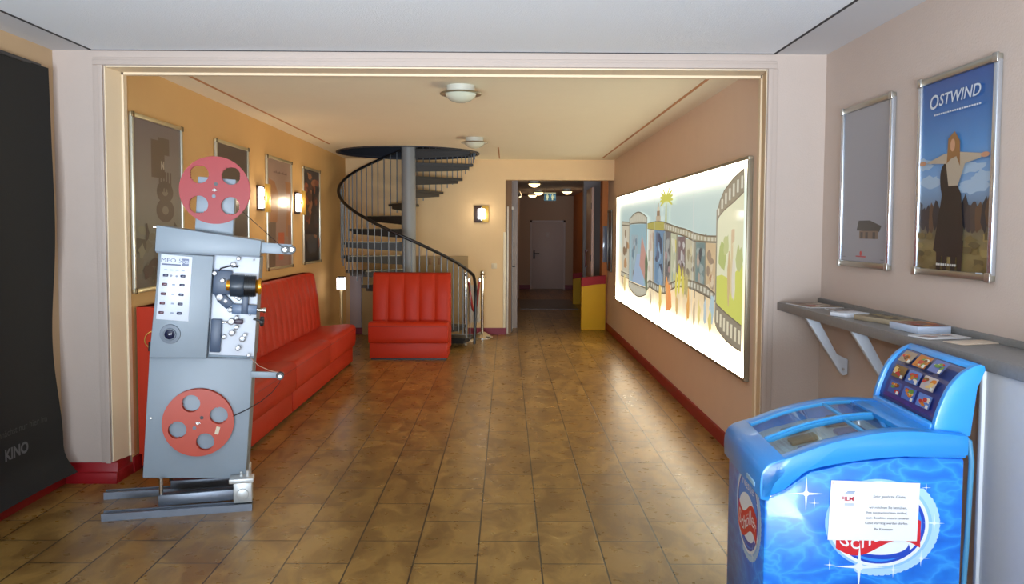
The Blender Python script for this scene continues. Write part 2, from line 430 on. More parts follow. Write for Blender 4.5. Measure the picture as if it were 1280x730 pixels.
# stair well above the ceiling; unlit upper floor painted as dark sides and cap
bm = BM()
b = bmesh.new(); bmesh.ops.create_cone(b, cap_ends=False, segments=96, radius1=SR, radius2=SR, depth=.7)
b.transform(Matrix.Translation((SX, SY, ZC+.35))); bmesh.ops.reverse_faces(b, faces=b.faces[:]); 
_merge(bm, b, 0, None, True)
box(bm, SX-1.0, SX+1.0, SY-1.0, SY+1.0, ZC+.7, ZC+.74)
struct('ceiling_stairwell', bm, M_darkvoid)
bm = BM(); prof = [(SR-.002, -.012), (SR+.03, -.012), (SR+.03, .02), (SR-.002, .02)]
lathe(bm, prof+[prof[0]], 96, M=Matrix.Translation((SX, SY, ZC)), cap=False); struct('trim_10', bm, mat('steel_ring', rgb(40, 44, 54), .5))

# corridor
YE = 21.5; ZK = 2.45
bm = BM(); box(bm, -.2, .075, YF+.16, 12.9, 0, ZK); struct('wall_corridor_left', bm, mat('corridor_brown_paint', rgb(120, 92, 66), .7))
bm = BM(); box(bm, -.2, .17, 12.9, 18.5, 0, ZK); struct('wall_corridor_left_inner', bm, M_corrg)
bm = BM(); box(bm, -.2, .29, 18.5, YE, 0, ZK); struct('wall_corridor_left_end', bm, M_corr)
bm = BM(); box(bm, 0.0, 2.0, YE, YE+.12, 0, ZK+.1); struct('wall_corridor_end', bm, M_corr)
bm = BM(); box(bm, 1.75, 1.9, 15.2, YE, 0, ZK); struct('wall_corridor_right', bm, M_orange)
bm = BM(); box(bm, 1.41, 1.9, 15.0, 15.2, 0, ZK); struct('wall_corridor_pier', bm, M_corrg)
bm = BM(); box(bm, 1.497, 1.74, 12.80, 13.1, 0, ZK); struct('wall_corridor_jamb', bm, M_orange)  # warm light on this jamb is put into its orange colour
bm = BM(); box(bm, 1.95, 2.05, 12.2, 15.0, 0, ZK); box(bm, 1.70, 2.0, YF+.16, YF+.2, 0, ZK); struct('wall_corridor_recess', bm, mat('recess_shade_paint', rgb(70, 62, 58), .8))  # unlit side room: its darkness is put into the wall colour
bm = BM(); box(bm, -.2, 2.05, YF+.16, YE+.1, ZK, ZK+.1); struct('ceiling_corridor', bm, mat('corridor_ceiling', rgb(186, 176, 168), .85))
bm = BM(); box(bm, .29, .64, YE-.012, YE, 0, .11); box(bm, 1.51, 1.75, YE-.012, YE, 0, .11); struct('baseboard_corridor', bm, M_basefar)
# end door
bm = BM(); box(bm, .665, 1.495, YE-.03, YE-.005, .01, 1.76, .004); d = struct('door_1', bm, M_door)
bm = BM(); box(bm, .62, .665, YE-.04, YE, 0, 1.81); box(bm, 1.495, 1.54, YE-.04, YE, 0, 1.81); box(bm, .62, 1.54, YE-.04, YE, 1.76, 1.81); obj('door_frame', bm, M_door, d)
bm = BM(); box(bm, .70, .745, YE-.042, YE-.03, .80, 1.02, .004); cyl(bm, (.722, YE-.04, .94), (.722, YE-.09, .94), .011); cyl(bm, (.722, YE-.085, .94), (.86, YE-.085, .94), .011); obj('door_handle', bm, M_black, d)
bm = BM(); box(bm, 1.03, 1.13, YE-.036, YE-.03, 1.36, 1.50, .002); obj('door_plate', bm, mat('pale_plate', rgb(206, 190, 182), .5), d)
# left corridor doors seen edge on
bm = BM(); box(bm, .004, .03, 12.18, 12.23, 0, 1.9, .003); box(bm, .075, .10, 12.80, 12.88, 0, 1.9, .003); box(bm, .075, .10, 12.26, 12.88, 1.86, 1.9); d = struct('door_2', bm, mat('white_frame', rgb(206, 200, 190), .4))
bm = BM(); box(bm, .075, .09, 12.34, 12.80, .01, 1.86); obj('door_leaf', bm, mat('dark_door_leaf', rgb(60, 52, 48), .35), d)
bm = BM(); cyl(bm, (.09, 12.42, 1.0), (.13, 12.42, 1.0), .01); cyl(bm, (.125, 12.40, 1.0), (.125, 12.52, 1.0), .01); obj('door_handle', bm, M_black, d)
bm = BM(); box(bm, .17, .205, 16.5, 16.6, 0.12, 1.75, .003); box(bm, .17, .205, 17.4, 17.5, .0, 1.75, .003); box(bm, .17, .205, 16.5, 17.5, 1.72, 1.80, .003); d = struct('door_3', bm, M_white)
bm = BM(); box(bm, .17, .185, 16.6, 17.4, 0, 1.72); obj('door_leaf', bm, M_corrg, d)
# open door leaf on the right
bm = BM(); box(bm, 1.385, 1.425, 13.35, 14.2, .01, 2.25, .004); d = struct('door_4', bm, mat('pink_door_edge', rgb(220, 180, 160), .45))
bm = BM()
for z in (.35, 1.1, 1.95): box(bm, 1.379, 1.386, 13.36, 13.40, z-.05, z+.05, .002)
obj('hinge', bm, M_darkmetal, d)
bm = BM(); box(bm, 1.345, 1.365, 14.0, 14.03, .92, 1.22, .004); box(bm, 1.345, 1.385, 14.0, 14.03, .92, .95); box(bm, 1.345, 1.385, 14.0, 14.03, 1.19, 1.22); obj('door_handle', bm, mat('red_handle', rgb(110, 40, 36), .4), d)
# ------------------------------------------------------------------ film projector (leans a little, turned 13 degrees)
def build_projector():
    root = thing('film_projector', 'grey cinema film projector with two red reels, standing on steel skids', 'film projector', (-1.80, 4.50, 0), R(13))
    th = R(4.0); c, s = math.cos(th), math.sin(th)
    T = Matrix(((c, 0, s, 0), (0, 1, 0, 0), (-s, 0, c, 0), (0, 0, 0, 1)))
    g = mat('projector_grey', rgb(146, 158, 168), .42, bump=.03, bscale=160, var=.04)
    g2 = mat('projector_edge_grey', rgb(112, 122, 134), .45)
    wh = mat('enamel_white', rgb(224, 230, 240), .3)
    blu = mat('slate_blue_enamel', rgb(62, 78, 102), .4)
    red = mat('reel_red', rgb(156, 36, 36), .4, spec=.3, var=.06); org = mat('reel_vermilion', rgb(188, 62, 28), .38, var=.06)
    steel = mat('galvanised_steel', rgb(118, 124, 134), .38, metal=.7, var=.1, vscale=20)
    film = mat('film_brown', rgb(34, 22, 20), .6, spec=.2)
    brass = mat('brass_ring', rgb(226, 150, 40), .25, metal=.8)
    def P(name, f, m, parent=root, label=None):
        bm = BM(); f(bm); o = obj(name, bm, m, parent)
        if label: o['label'] = label
        return o
    # cabinet
    cab = P('cabinet', lambda b: box(b, -.217, .325, -.02, .28, .165, .842, .006, M=T), g)
    P('rivet', lambda b: (cyl(b, (-.19, -.028, .50), (-.19, -.018, .50), .006, M=T)), M_chrome, cab)
    P('rivet', lambda b: (cyl(b, (.30, -.028, .20), (.30, -.018, .20), .007, M=T)), M_chrome, cab)
    P('seam_strip', lambda b: box(b, -.215, .323, -.024, -.018, .838, .846, M=T), g2, cab)
    P('upper_cabinet', lambda b: box(b, -.205, .33, 0.0, .28, .842, 1.418, .004, M=T), g)
    hood = P('hood', lambda b: prism(b, [(-.213, 1.415), (.331, 1.425), (.333, 1.512), (-.212, 1.557)], -.055, .28, 'xz', M=T, bev=.005), g)
    P('hood_edge', lambda b: prism(b, [(-.209, 1.408), (.329, 1.418), (.329, 1.426), (-.209, 1.416)], -.04, .0, 'xz', M=T), g2, hood)
    P('latch_pin', lambda b: (cyl(b, (-.235, .0, 1.545), (-.21, .0, 1.545), .008, M=T)), M_chrome, hood)
    # control door
    door = P('control_door', lambda b: prism(b, [(-.211, .838), (.083, .846), (.088, 1.410), (-.188, 1.410)], -.062, 0, 'xz', M=T, bev=.007), g)
    P('hinge', lambda b: (cyl(b, (-.214, -.03, .87), (-.214, -.03, .92), .009, M=T)), M_darkmetal, door)
    pan = P('control_panel', lambda b: prism(b, [(-.186, 1.050), (-.020, 1.044), (-.018, 1.398), (-.178, 1.404)], -.066, -.060, 'xz', M=T, bev=.003), wh)
    dark = mat('button_maroon', rgb(84, 22, 46), .3); navy = mat('button_navy', rgb(34, 34, 74), .3)
    for k, v in enumerate((1.291, 1.242, 1.19, 1.139, 1.088)):
        for u, mm in ((-.152-.003*k+.003, dark if k else navy), (-.061-.002*k, navy)):
            P('push_button', lambda b: box(b, u-.013, u+.013, -.075, -.064, v-.007, v+.007, .003, M=T), mm, pan)
    for u in (-.122, -.093):
        P('indicator_lamp', lambda b: cyl(b, (u, -.072, 1.289), (u, -.064, 1.289), .006, M=T, seg=14), navy, pan)
    ink = Ink(lambda u, v, h: T @ Vector((u, -.0665-h, v)))
    dk = rgb(90, 100, 130)
    ink.text('MEO 5', -.124, 1.372, .030, dk, sx=1.25); ink.rect(-.172, 1.346, -.075, 1.354, dk)
    ink.rect(-.070, 1.346, -.035, 1.386, rgb(110, 120, 150)); ink.text('XB', -.0525, 1.366, .026, rgb(225, 230, 240))
    for u in (-.150, -.12, -.092, -.062): ink.rect(u-.008, 1.318, u+.008, 1.324, rgb(168, 176, 196))
    for v in (1.242, 1.19, 1.139, 1.088): ink.rect(-.114, v-.004, -.098, v+.004, rgb(150, 160, 180))
    ink.build('panel_print', print_mat('panel_ink', .5), pan, T.to_3x3() @ Vector((0, -1, 0)))
    kn = P('dial', lambda b: lathe(b, [(0, .02), (.030, .02), (.034, .012), (.052, .010), (.054, 0), (0, 0)], 40, M=T @ Matrix.Translation((-.110, -.062, .972)) @ Matrix.Rotation(R(90), 4, 'X')), g2)
    P('dial_glass', lambda b: lathe(b, [(0, .026), (.018, .024), (.027, .020), (.027, .016), (0, .016)], 32, M=T @ Matrix.Translation((-.110, -.062, .972)) @ Matrix.Rotation(R(90), 4, 'X')), mat('dial_dark_glass', rgb(30, 34, 60), .12), kn)
    # threading side
    mech = P('threading_plate', lambda b: box(b, .088, .328, -.012, .002, .86, 1.416, .002, M=T), wh)
    P('gate_block', lambda b: (box(b, .092, .19, -.05, -.01, 1.20, 1.335, .006, M=T)), blu, mech)
    P('gate_cover', lambda b: box(b, .094, .150, -.045, -.01, .878, 1.062, .005, M=T), blu, mech)
    P('gate_bracket', lambda b: prism(b, [(.10, 1.20), (.16, 1.20), (.21, 1.15), (.17, 1.12), (.12, 1.16)], -.04, -.01, 'xz', M=T, bev=.003), blu, mech)
    P('lens_mount', lambda b: box(b, .25, .285, -.07, -.01, 1.10, 1.24, .004, M=T), blu, mech)
    def rod(b): box(b, .20, .332, -.06, -.015, 1.098, 1.152, .004, M=T)
    fr = P('focus_block', rod, mat('steel_blue', rgb(92, 112, 140), .35), mech)
    P('focus_spindle', lambda b: (cyl(b, (.332, -.04, 1.125), (.376, -.04, 1.125), .011, M=T), cyl(b, (.366, -.04, 1.125), (.380, -.04, 1.125), .015, M=T)), M_chrome, fr)
    lens = P('lens', lambda b: cyl(b, (.188, -.085, 1.256), (.262, -.085, 1.258), .061, M=T, seg=40, bev=.004), mat('lens_barrel', rgb(44, 54, 66), .35))
    def ridges(b):
        cyl(b, (.262, -.085, 1.258), (.322, -.085, 1.260), .057, M=T, seg=40)
        for k in range(6): cyl(b, (.266+k*.009, -.085, 1.258), (.271+k*.009, -.085, 1.258), .060, M=T, seg=40)
    P('focus_ring', ridges, M_black, lens)
    P('front_ring', lambda b: lathe(b, [(0, -.002), (.036, 0), (.040, .012), (.047, .014), (.047, .026), (.040, .028), (.036, .020), (0, .014)], 40, M=T @ Matrix.Translation((.322, -.085, 1.260)) @ Matrix.Rotation(R(90), 4, 'Y')), brass, lens)
    P('rear_ring', lambda b: cyl(b, (.168, -.085, 1.256), (.188, -.085, 1.256), .030, M=T), brass, lens)
    # chromed rollers and sprockets
    def uv(x, y): return .0715+(x-264)/61*.259+(y-317)/125*.03, 1.421-(y-317)*.00444+(x-264)*.0003
    for (x, y, r, l) in ((269, 341, .013, .05), (298, 323, .012, .04), (291.5, 331, .016, .03), (279, 350, .013, .07), (275, 371, .019, .04), (288, 387, .013, .05), (299, 373, .011, .05), (296, 371, .008, .06), (282, 376, .012, .03),
                         (289, 402, .018, .035), (295.5, 397, .011, .05), (295.5, 409, .012, .05), (290, 416, .016, .045), (280, 421, .012, .03), (303, 424, .017, .03), (306, 419, .011, .045), (298, 435, .014, .05), (311, 445, .010, .04), (317, 325, .006, .012), (312, 394, .006, .012)):
        u, v = uv(x, y)
        P('roller', lambda b: (cyl(b, (u, -.012-l, v), (u, -.005, v), r*.55, M=T, seg=16), cyl(b, (u, -.012-l, v), (u, -.012-l*.45, v), r, M=T, seg=20, bev=.002)), mat('satin_steel', rgb(150, 150, 152), .32, metal=1), mech)
    P('lever', lambda b: (tube(b, [(.10, -.03, 1.30), (.13, -.055, 1.345), (.18, -.06, 1.362), (.22, -.05, 1.358)], .004, M=T)), M_darkmetal, mech)
    P('lever', lambda b: (box(b, .215, .262, -.055, -.03, 1.042, 1.068, .004, M=T)), mat('lever_plum', rgb(52, 30, 52), .4), mech)
    P('lever', lambda b: (cyl(b, (.15, -.035, 1.045), (.20, -.035, 1.05), .006, M=T)), M_chrome, mech)
    def wheel(b):
        cyl(b, (.315, -.04, 1.073), (.352, -.04, 1.066), .006, M=T)
        Mx = T @ Matrix.Translation((.362, -.04, 1.060))
        cyl(b, (-.012, 0, 0), (.012, 0, 0), .014, M=Mx)
        for k in range(3):
            a = R(70+120*k); cyl(b, (0, 0, 0), (0, .028*math.cos(a), .028*math.sin(a)), .008, .012, M=Mx, bev=.003)
    P('hand_knob', wheel, M_black)
    # arms, rollers, film
    arm = P('upper_arm', lambda b: box(b, .325, .500, -.03, -.012, 1.444, 1.502, .003, M=T), g)
    def guide(name, u, v, par):
        o = P(name, lambda b: lathe(b, [(.008, -.03), (.020, -.03), (.022, -.024), (.015, -.020), (.015, -.006), (.022, -.002), (.022, .002), (.008, .002), (.008, -.03)], 28, M=T @ Matrix.Translation((u, -.035, v)) @ Matrix.Rotation(R(-90), 4, 'X'), cap=False), M_black, par)
        P('axle', lambda b: cyl(b, (u, -.068, v), (u, -.02, v), .009, M=T), M_chrome, par)
    guide('guide_roller', .462, 1.471, arm); guide('guide_roller', .500, 1.474, arm)
    arm2 = P('lower_arm', lambda b: box(b, .318, .497, -.03, -.012, .742, .776, .003, M=T), g)
    guide('guide_roller', .478, .760, arm2)
    def strip(b, pts, w=.016):
        for (p, q) in zip(pts, pts[1:]):
            d = (Vector((q[0]-p[0], 0, q[1]-p[1]))).normalized(); n = Vector((-d.z, 0, d.x))*.0015
            vs = []
            bb = bmesh.new()
            for y in (-.062, -.062+w):
                for e, sg in ((p, 1), (q, 1), (q, -1), (p, -1)): vs.append(bb.verts.new((e[0]+n.x*sg, y, e[1]+n.z*sg)))
            bb.faces.new(vs[:4]); bb.faces.new(vs[4:][::-1])
            for i in range(4): bb.faces.new((vs[i], vs[i+4], vs[(i+1) % 4+4], vs[(i+1) % 4]))
            bmesh.ops.recalc_face_normals(bb, faces=bb.faces[:]); _merge(b, bb, 0, T)
    P('film_strip', lambda b: strip(b, [(.225, 1.665), (.36, 1.555), (.448, 1.483)]), film)
    P('film_strip', lambda b: strip(b, [(.236, .525), (.30, .558), (.38, .61), (.44, .665), (.478, .722), (.482, .742)]), film)
    P('film_strip', lambda b: strip(b, [(.313, .858), (.36, .815), (.42, .79), (.470, .78)], .012), mat('film_amber', rgb(150, 90, 40), .3))
    # reels
    def reel(name, cu, cv, r, hr, hd, a0, y, m):
        hs = [(hd*math.cos(R(a0+90*k)), hd*math.sin(R(a0+90*k)), hr) for k in range(4)]
        Mx = T @ Matrix.Translation((cu, 0, cv))
        rl = P(name, lambda b: disc_with_holes(b, r, hs, .03, y, y+.004, M=Mx), m)
        P('rear_flange', lambda b: disc_with_holes(b, r, hs, .03, y+.030, y+.034, M=Mx), m, rl)
        P('hub', lambda b: cyl(b, (0, y+.004, 0), (0, y+.030, 0), .058, M=Mx, seg=40), m, rl)
        P('spindle', lambda b: (cyl(b, (0, y-.014, 0), (0, y+.05, 0), .008, M=Mx), cyl(b, (-.012, y-.008, 0), (.012, y-.008, 0), .004, M=Mx)), M_chrome, rl)
        for (a, rr, mm) in ((a0-53, .034, M_black), (a0+127, .034, g2)):
            P('hub_hole', lambda b: cyl(b, (rr*math.cos(R(a)), y-.0012, rr*math.sin(R(a))), (rr*math.cos(R(a)), y+.002, rr*math.sin(R(a))), .010, M=Mx, seg=20), mm, rl)
        return rl
    top = reel('upper_reel', .069, 1.772, .186, .050, .118, 137, -.005, red)
    low = reel('lower_reel', .059, .487, .187, .048, .114, 112, -.062, org)
    P('paper_tag', lambda b: box(b, .152, .172, -.0635, -.0615, .425, .468, .0, M=T @ Matrix.Translation((.162, 0, .446)) @ Matrix.Rotation(R(12), 4, 'Y') @ Matrix.Translation((-.162, 0, -.446))), mat('cream_tag', rgb(222, 208, 180), .6), low)
    P('reel_column', lambda b: (box(b, -.03, .172, .045, .14, 1.52, 1.842, .005, M=T)), g)
    P('reel_axle', lambda b: cyl(b, (.069, .028, 1.772), (.069, .05, 1.772), .025, M=T), M_chrome)
    P('loop_handle', lambda b: tube(b, [(-.222+.045*math.cos(2*PI*k/28), .10+.012*math.sin(2*PI*k/28), .915+.046*math.sin(2*PI*k/28)) for k in range(28)], .004, closed=True, M=T), mat('ring_brass', rgb(190, 130, 60), .3, metal=.8))
    # skids and feet (flat on the floor)
    def skid(b, x0, x1, y0, y1, z0, z1):
        prism(b, [(y0, z0), (y1, z0), (y1, z1), (y1-.008, z1), (y1-.008, z1-.008), (y0+.008, z1-.008), (y0+.008, z1), (y0, z1)], x0, x1, 'yz')
    P('skid', lambda b: skid(b, -.385, .378, -.16, -.095, 0, .038), steel)
    P('skid', lambda b: skid(b, -.46, .335, .215, .28, 0, .040), steel)
    P('cross_rail', lambda b: box(b, -.115, .30, -.085, -.03, .038, .098, .004, M=Matrix.Rotation(R(-1.0), 4, 'Y')), steel)
    P('cross_rail', lambda b: box(b, -.10, .30, .20, .25, .040, .09, .004), steel)
    def foot(b):
        box(b, .278, .376, -.125, -.04, .036, .150, .005); box(b, .255, .385, -.128, -.035, .146, .172, .004)
        cyl(b, (.327, -.135, .085), (.327, -.12, .085), .032, bev=.003); cyl(b, (.35, -.08, .17), (.352, -.08, .205), .012)
    P('cast_foot', foot, mat('bright_cast_metal', rgb(206, 208, 206), .4, metal=.5))
    P('cast_foot', lambda b: (box(b, .255, .345, .20, .27, .036, .16, .005)), mat('bright_cast_metal', rgb(206, 208, 206), .4, metal=.5))
    P('levelling_rod', lambda b: cyl(b, (-.104, -.06, .09), (-.104, -.06, .185), .011), M_chrome)
    P('levelling_rod', lambda b: cyl(b, (-.10, .22, .08), (-.10, .22, .185), .011), M_chrome)
build_projector()
# ------------------------------------------------------------------ ice cream freezer chest
def lerp_curve(pts, x):
    for (a, b) in zip(pts, pts[1:]):
        if a[0] <= x <= b[0]: return a[1]+(b[1]-a[1])*(x-a[0])/(b[0]-a[0])
    return pts[-1][1] if x > pts[-1][0] else pts[0][1]
def smooth_curve(pts, n):
    """Catmull-Rom through 2D points"""
    P = [Vector(p) for p in pts]; P = [P[0]*2-P[1]]+P+[P[-1]*2-P[-2]]; out = []
    for i in range(1, len(P)-2):
        for k in range(n):
            t = k/n; a, b, c, d = P[i-1], P[i], P[i+1], P[i+2]
            out.append(tuple(.5*((2*b)+(c-a)*t+(2*a-5*b+4*c-d)*t*t+(3*b-a-3*c+d)*t**3)))
    out.append(tuple(P[-2])); return out
def water_mat():
    m = mat('printed_water_blue', rgb(20, 112, 224), .28, coat=.3)
    nt = m.node_tree; b = nt.nodes['Principled BSDF']; N = nt.nodes.new; L = nt.links.new
    tc = N('ShaderNodeTexCoord'); mp = N('ShaderNodeMapping'); mp.inputs['Scale'].default_value = (1, 1, 1.8); L(tc.outputs['Object'], mp.inputs[0])
    n = N('ShaderNodeTexNoise'); n.inputs['Scale'].default_value = 5; n.inputs['Detail'].default_value = 3; L(mp.outputs[0], n.inputs['Vector'])
    mx = N('ShaderNodeMix'); mx.data_type = 'VECTOR'; mx.inputs[0].default_value = .22; L(mp.outputs[0], mx.inputs[4]); L(n.outputs['Color'], mx.inputs[5])
    v = N('ShaderNodeTexVoronoi'); v.feature = 'DISTANCE_TO_EDGE'; v.inputs['Scale'].default_value = 9; L(mx.outputs[1], v.inputs['Vector'])
    r = N('ShaderNodeValToRGB'); e = r.color_ramp.elements; e[0].position = 0; e[0].color = (*rgb(56, 158, 246), 1); e[1].position = .16; e[1].color = (*rgb(24, 120, 230), 1)
    q = r.color_ramp.elements.new(.05); q.color = (*rgb(36, 136, 238), 1); q2 = r.color_ramp.elements.new(.5); q2.color = (*rgb(14, 100, 212), 1)
    L(v.outputs['Distance'], r.inputs[0]); L(r.outputs[0], b.inputs['Base Color'])
    return m
FZ = (0.872, 2.70, 0); FZR = R(-3)
def build_freezer():
    root = thing('ice_cream_freezer', 'blue ice cream freezer chest with sliding glass lid and curved picture header', 'freezer', FZ, FZR)
    L, W = .655, .55
    sky = mat('freezer_sky_blue', rgb(52, 158, 240), .3, coat=.35); cap = mat('freezer_cap_blue', rgb(40, 142, 224), .32, coat=.35)
    wat = water_mat()
    zt = smooth_curve([(-.012, .735), (.02, .770), (.1, .803), (.22, .848), (.37, .882), (.5, .889), (L+.004, .876)], 6)
    lo = smooth_curve([(-.012, .655), (.01, .662), (.06, .685), (.10, .72), (.15, .755), (.29, .786), (.45, .805), (L+.004, .812)], 6)
    def P(name, f, m, parent=root):
        bm = BM(); f(bm); return obj(name, bm, m, parent)
    body = P('body', lambda b: prism(b, [(0, .05), (L, .05), (L, .80), (.45, .80), (.29, .78), (.15, .745), (.06, .68), (.0, .655)], 0, W, 'xz', bev=.012), wat)
    P('plinth', lambda b: box(b, .03, L-.03, .03, W-.03, 0, .055), M_black)
    def rim(y0, y1):
        return lambda b: prism(b, zt+lo[::-1], y0, y1, 'xz', bev=.006)
    P('side_rim', rim(-.010, .050), cap); P('side_rim', rim(W-.050, W+.010), cap)
    front = smooth_curve([(-.016, .65), (-.018, .70), (-.012, .742), (.012, .772), (.065, .792)], 5)
    fp = P('front_cap', lambda b: prism(b, front+[(.065, .74), (.03, .70), (.012, .645)], -.010, W+.010, 'xz', bev=.008), cap)
    P('name_plate', lambda b: box(b, -.021, -.014, .06, .17, .672, .69, .003), mat('pale_plate_blue', rgb(150, 196, 226), .3), fp)
    P('rear_deck', lambda b: prism(b, [(.47, .83), (.47, .884), (.5, .888), (L+.004, .876), (L+.004, .80), (.47, .80)], .0, W, 'xz', bev=.004), cap)
    P('liner', lambda b: prism(b, [(.06, .69), (.06, .735), (.15, .772), (.29, .81), (.47, .835), (.47, .80), (.29, .78), (.15, .745)], .045, W-.045, 'xz'), mat('frosted_liner', rgb(214, 220, 226), .5))
    gl = thin_glass('lid_glass', (.80, .88, .90), .015, 1.6)
    def curved(z_off, y0, y1, th, x0=.065, x1=.47):
        top = [(p[0], p[1]-z_off) for p in zt if x0 <= p[0] <= x1]
        return lambda b: prism(b, top+[(p[0], p[1]-th) for p in top[::-1]], y0, y1, 'xz')
    frame = mat('lid_frame_blue', rgb(70, 168, 232), .3)
    for y0, y1, zo in ((.052, .272, .014), (.272, .498, .006)):
        g = P('glass_lid', curved(zo, y0, y1, .004), gl)
        fm = BM()
        curved(zo-.006, y0, y0+.012, .014)(fm); curved(zo-.006, y1-.012, y1, .014)(fm)
        obj('lid_frame', fm, frame, g)
        cb = BM()
        for x in (.345,): box(cb, x, x+.014, y0, y1, lerp_curve(zt, x+.007)-zo-.008, lerp_curve(zt, x+.007)-zo+.004, .002)
        obj('cross_bar', cb, frame, g)
    # header: two curved cheeks, top and bottom rail, curved picture panel
    cheek = smooth_curve([(.568, .868), (.572, .905), (.581, .942), (.601, .997), (.622, 1.037), (.655, 1.075), (.690, 1.098), (.712, 1.107)], 5)
    poly = cheek+[(.728, 1.104), (.732, 1.09), (.727, 1.075), (.708, 1.030), (.690, .865)]
    hd = P('header_box', lambda b: prism(b, [(p[0]+.016, p[1]) for p in cheek]+[(.722, 1.09), (.700, 1.03), (.682, .868)], .062, .545, 'xz'), mat('header_navy', rgb(34, 52, 110), .35))
    P('header_cheek', lambda b: prism(b, poly, .040, .064, 'xz', bev=.005), sky, hd)
    P('header_cheek', lambda b: prism(b, poly, .543, .567, 'xz', bev=.005), sky, hd)
    P('header_rail', lambda b: prism(b, [(.560, .868), (.566, .900), (.584, .902), (.60, .868)], .06, .548, 'xz', bev=.004), sky, hd)
    P('header_rail', lambda b: prism(b, [(.685, 1.090), (.700, 1.104), (.716, 1.108), (.726, 1.102), (.722, 1.085)], .06, .548, 'xz', bev=.004), sky, hd)
    # picture panel print
    cp = [Vector((p[0]+.0155, p[1])) for p in cheek if .905 < p[1] < 1.092]
    ln = [0]
    for a, c in zip(cp, cp[1:]): ln.append(ln[-1]+(c-a).length)
    tot = ln[-1]
    def fr(s, t, h):
        t = max(0, min(1, t))*tot
        for i in range(len(cp)-1):
            if t <= ln[i+1]+1e-9:
                k = (t-ln[i])/(ln[i+1]-ln[i]); p = cp[i].lerp(cp[i+1], k); d = (cp[i+1]-cp[i]).normalized(); break
        n = Vector((-d.y, d.x))
        q = p+n*(.0008+h)
        return Vector((q.x, .545-s*.481, q.y))
    ik = Ink(fr, .0003)
    rows = 14
    for r_ in range(rows):
        a, c = r_/rows, (r_+1)/rows
        def cc(t): return tuple(x*(1-t)+y*t for x, y in zip(rgb(30, 44, 128), rgb(70, 84, 128)))
        ik.poly([(0, a), (1, a), (1, c), (0, c)], [cc(a), cc(a), cc(c), cc(c)], 1)
    ik.k = 2; rg = random.Random(3)
    tints = [[rgb(60, 90, 160), rgb(70, 110, 190), rgb(90, 130, 200)], [rgb(120, 90, 50), rgb(84, 120, 190), rgb(190, 180, 180)], [rgb(150, 134, 120), rgb(190, 110, 40), rgb(80, 108, 180)]]
    prods = [rgb(206, 120, 40), rgb(226, 190, 120), rgb(190, 50, 50), rgb(120, 70, 40), rgb(230, 220, 200), rgb(90, 140, 60)]
    def subrect(s0, t0, s1, t1, col):
        ik.k += 1; n = 3
        for i in range(n):
            a, c = t0+(t1-t0)*i/n, t0+(t1-t0)*(i+1)/n
            ik.poly([(s0, a), (s1, a), (s1, c), (s0, c)], col, ik.k)
    for r_ in range(3):
        for q in range(3):
            s, t = .24+.265*q, .20+.29*r_
            subrect(s-.105, t-.11, s+.105, t+.11, tints[r_][q])
            for _ in range(7): ik.ell(s+rg.uniform(-.07, .07), t+rg.uniform(-.06, .06), rg.uniform(.015, .04), rg.uniform(.02, .05), rg.choice(prods), 10, rg.uniform(0, 3))
            subrect(s+.055, t-.10, s+.095, t-.045, rgb(226, 226, 220))
    ik.build('picture_panel', print_mat('header_print', .25, coat=.4), hd, (-1, 0, .5))
    # printed marks on the near side and the front
    white = rgb(236, 244, 252); pale = rgb(150, 208, 250); deep = rgb(24, 70, 190); rib = rgb(214, 36, 48); mid = rgb(50, 140, 236)
    def badge(ik, s, t, a, b, rot=0, sz=1):
        for k in range(26):
            q = -1.9+k*.105; ik.ell(s+a*1.12*math.cos(q), t+b*1.10*math.sin(q), .012*sz, .012*sz, (.45, .72, .96), 10)
        ik.ell(s, t, a*1.07, b*1.05, (.30, .58, .95), 48, rot); ik.ell(s, t, a, b, white, 48, rot); ik.ell(s, t, a*.93, b*.93, deep, 48, rot); ik.ell(s, t, a*.86, b*.88, mid, 48, rot)
        ik.ell(s, t-b*.20, a*.82, b*.60, white, 48, rot); ik.ell(s+a*.02, t-b*.52, a*.62, b*.30, deep, 40, rot); ik.ell(s-a*.03, t-b*.42, a*.64, b*.30, white, 40, rot)
        ik.text('Nestlé', s, t+b*.62, b*.34, white, sx=.92*a/b*1.25, bold=.0)
        n = 24; top, bot = [], []
        for k in range(n+1):
            x = -1+2*k/n; y = .19*math.sin(x*3.0)
            top.append((s+x*a*.84, t+b*(.06+y))); bot.append((s+x*a*.84, t+b*(-.56+y)))
        ik.band(top, bot, rib)
        ik.text('Schöller', s, t-b*.25, b*.50, white, sx=.80*a/b*1.2, bold=.0, warp=lambda x, y: (x, y+b*.19*math.sin((x-s)/(a*.84)*3.0)))
    ik = Ink(lambda s, t, h: Vector((s, -.0006-h, t)), .00007)
    badge(ik, .378, .573, .165, .146, -.05, 1.5)
    for (s, t, r) in ((.137, .672, .06), (.165, .640, .018), (.318, .425, .085), (.56, .58, .035), (.52, .46, .03), (.43, .418, .03), (.22, .43, .02), (.53, .70, .016)):
        ik.star(s, t, r, (.80, .92, 1), 4, .10); ik.ell(s, t, r*.16, r*.16, white, 12)
    prm = print_mat('freezer_print', .3, coat=.3)
    ik.build('side_print', prm, body, (0, -1, 0))
    ik = Ink(lambda s, t, h: Vector((-.0006-h, W-s, t)), .00007)
    badge(ik, .335, .535, .160, .150, 0, 1)
    for (s, t, r) in ((.22, .64, .03), (.42, .40, .045), (.47, .60, .02)): ik.star(s, t, r, (.70, .86, 1), 4, .10)
    ik.build('front_print', prm, body, (-1, 0, 0))
    P('power_cord', lambda b: tube(b, [(.665, .05, .86), (.682, .03, .85), (.690, .028, .78), (.686, .03, .55), (.676, .03, .25), (.672, .035, .02)], .009), mat('cord_blue_grey', rgb(80, 150, 190), .4))
    return root
build_freezer()
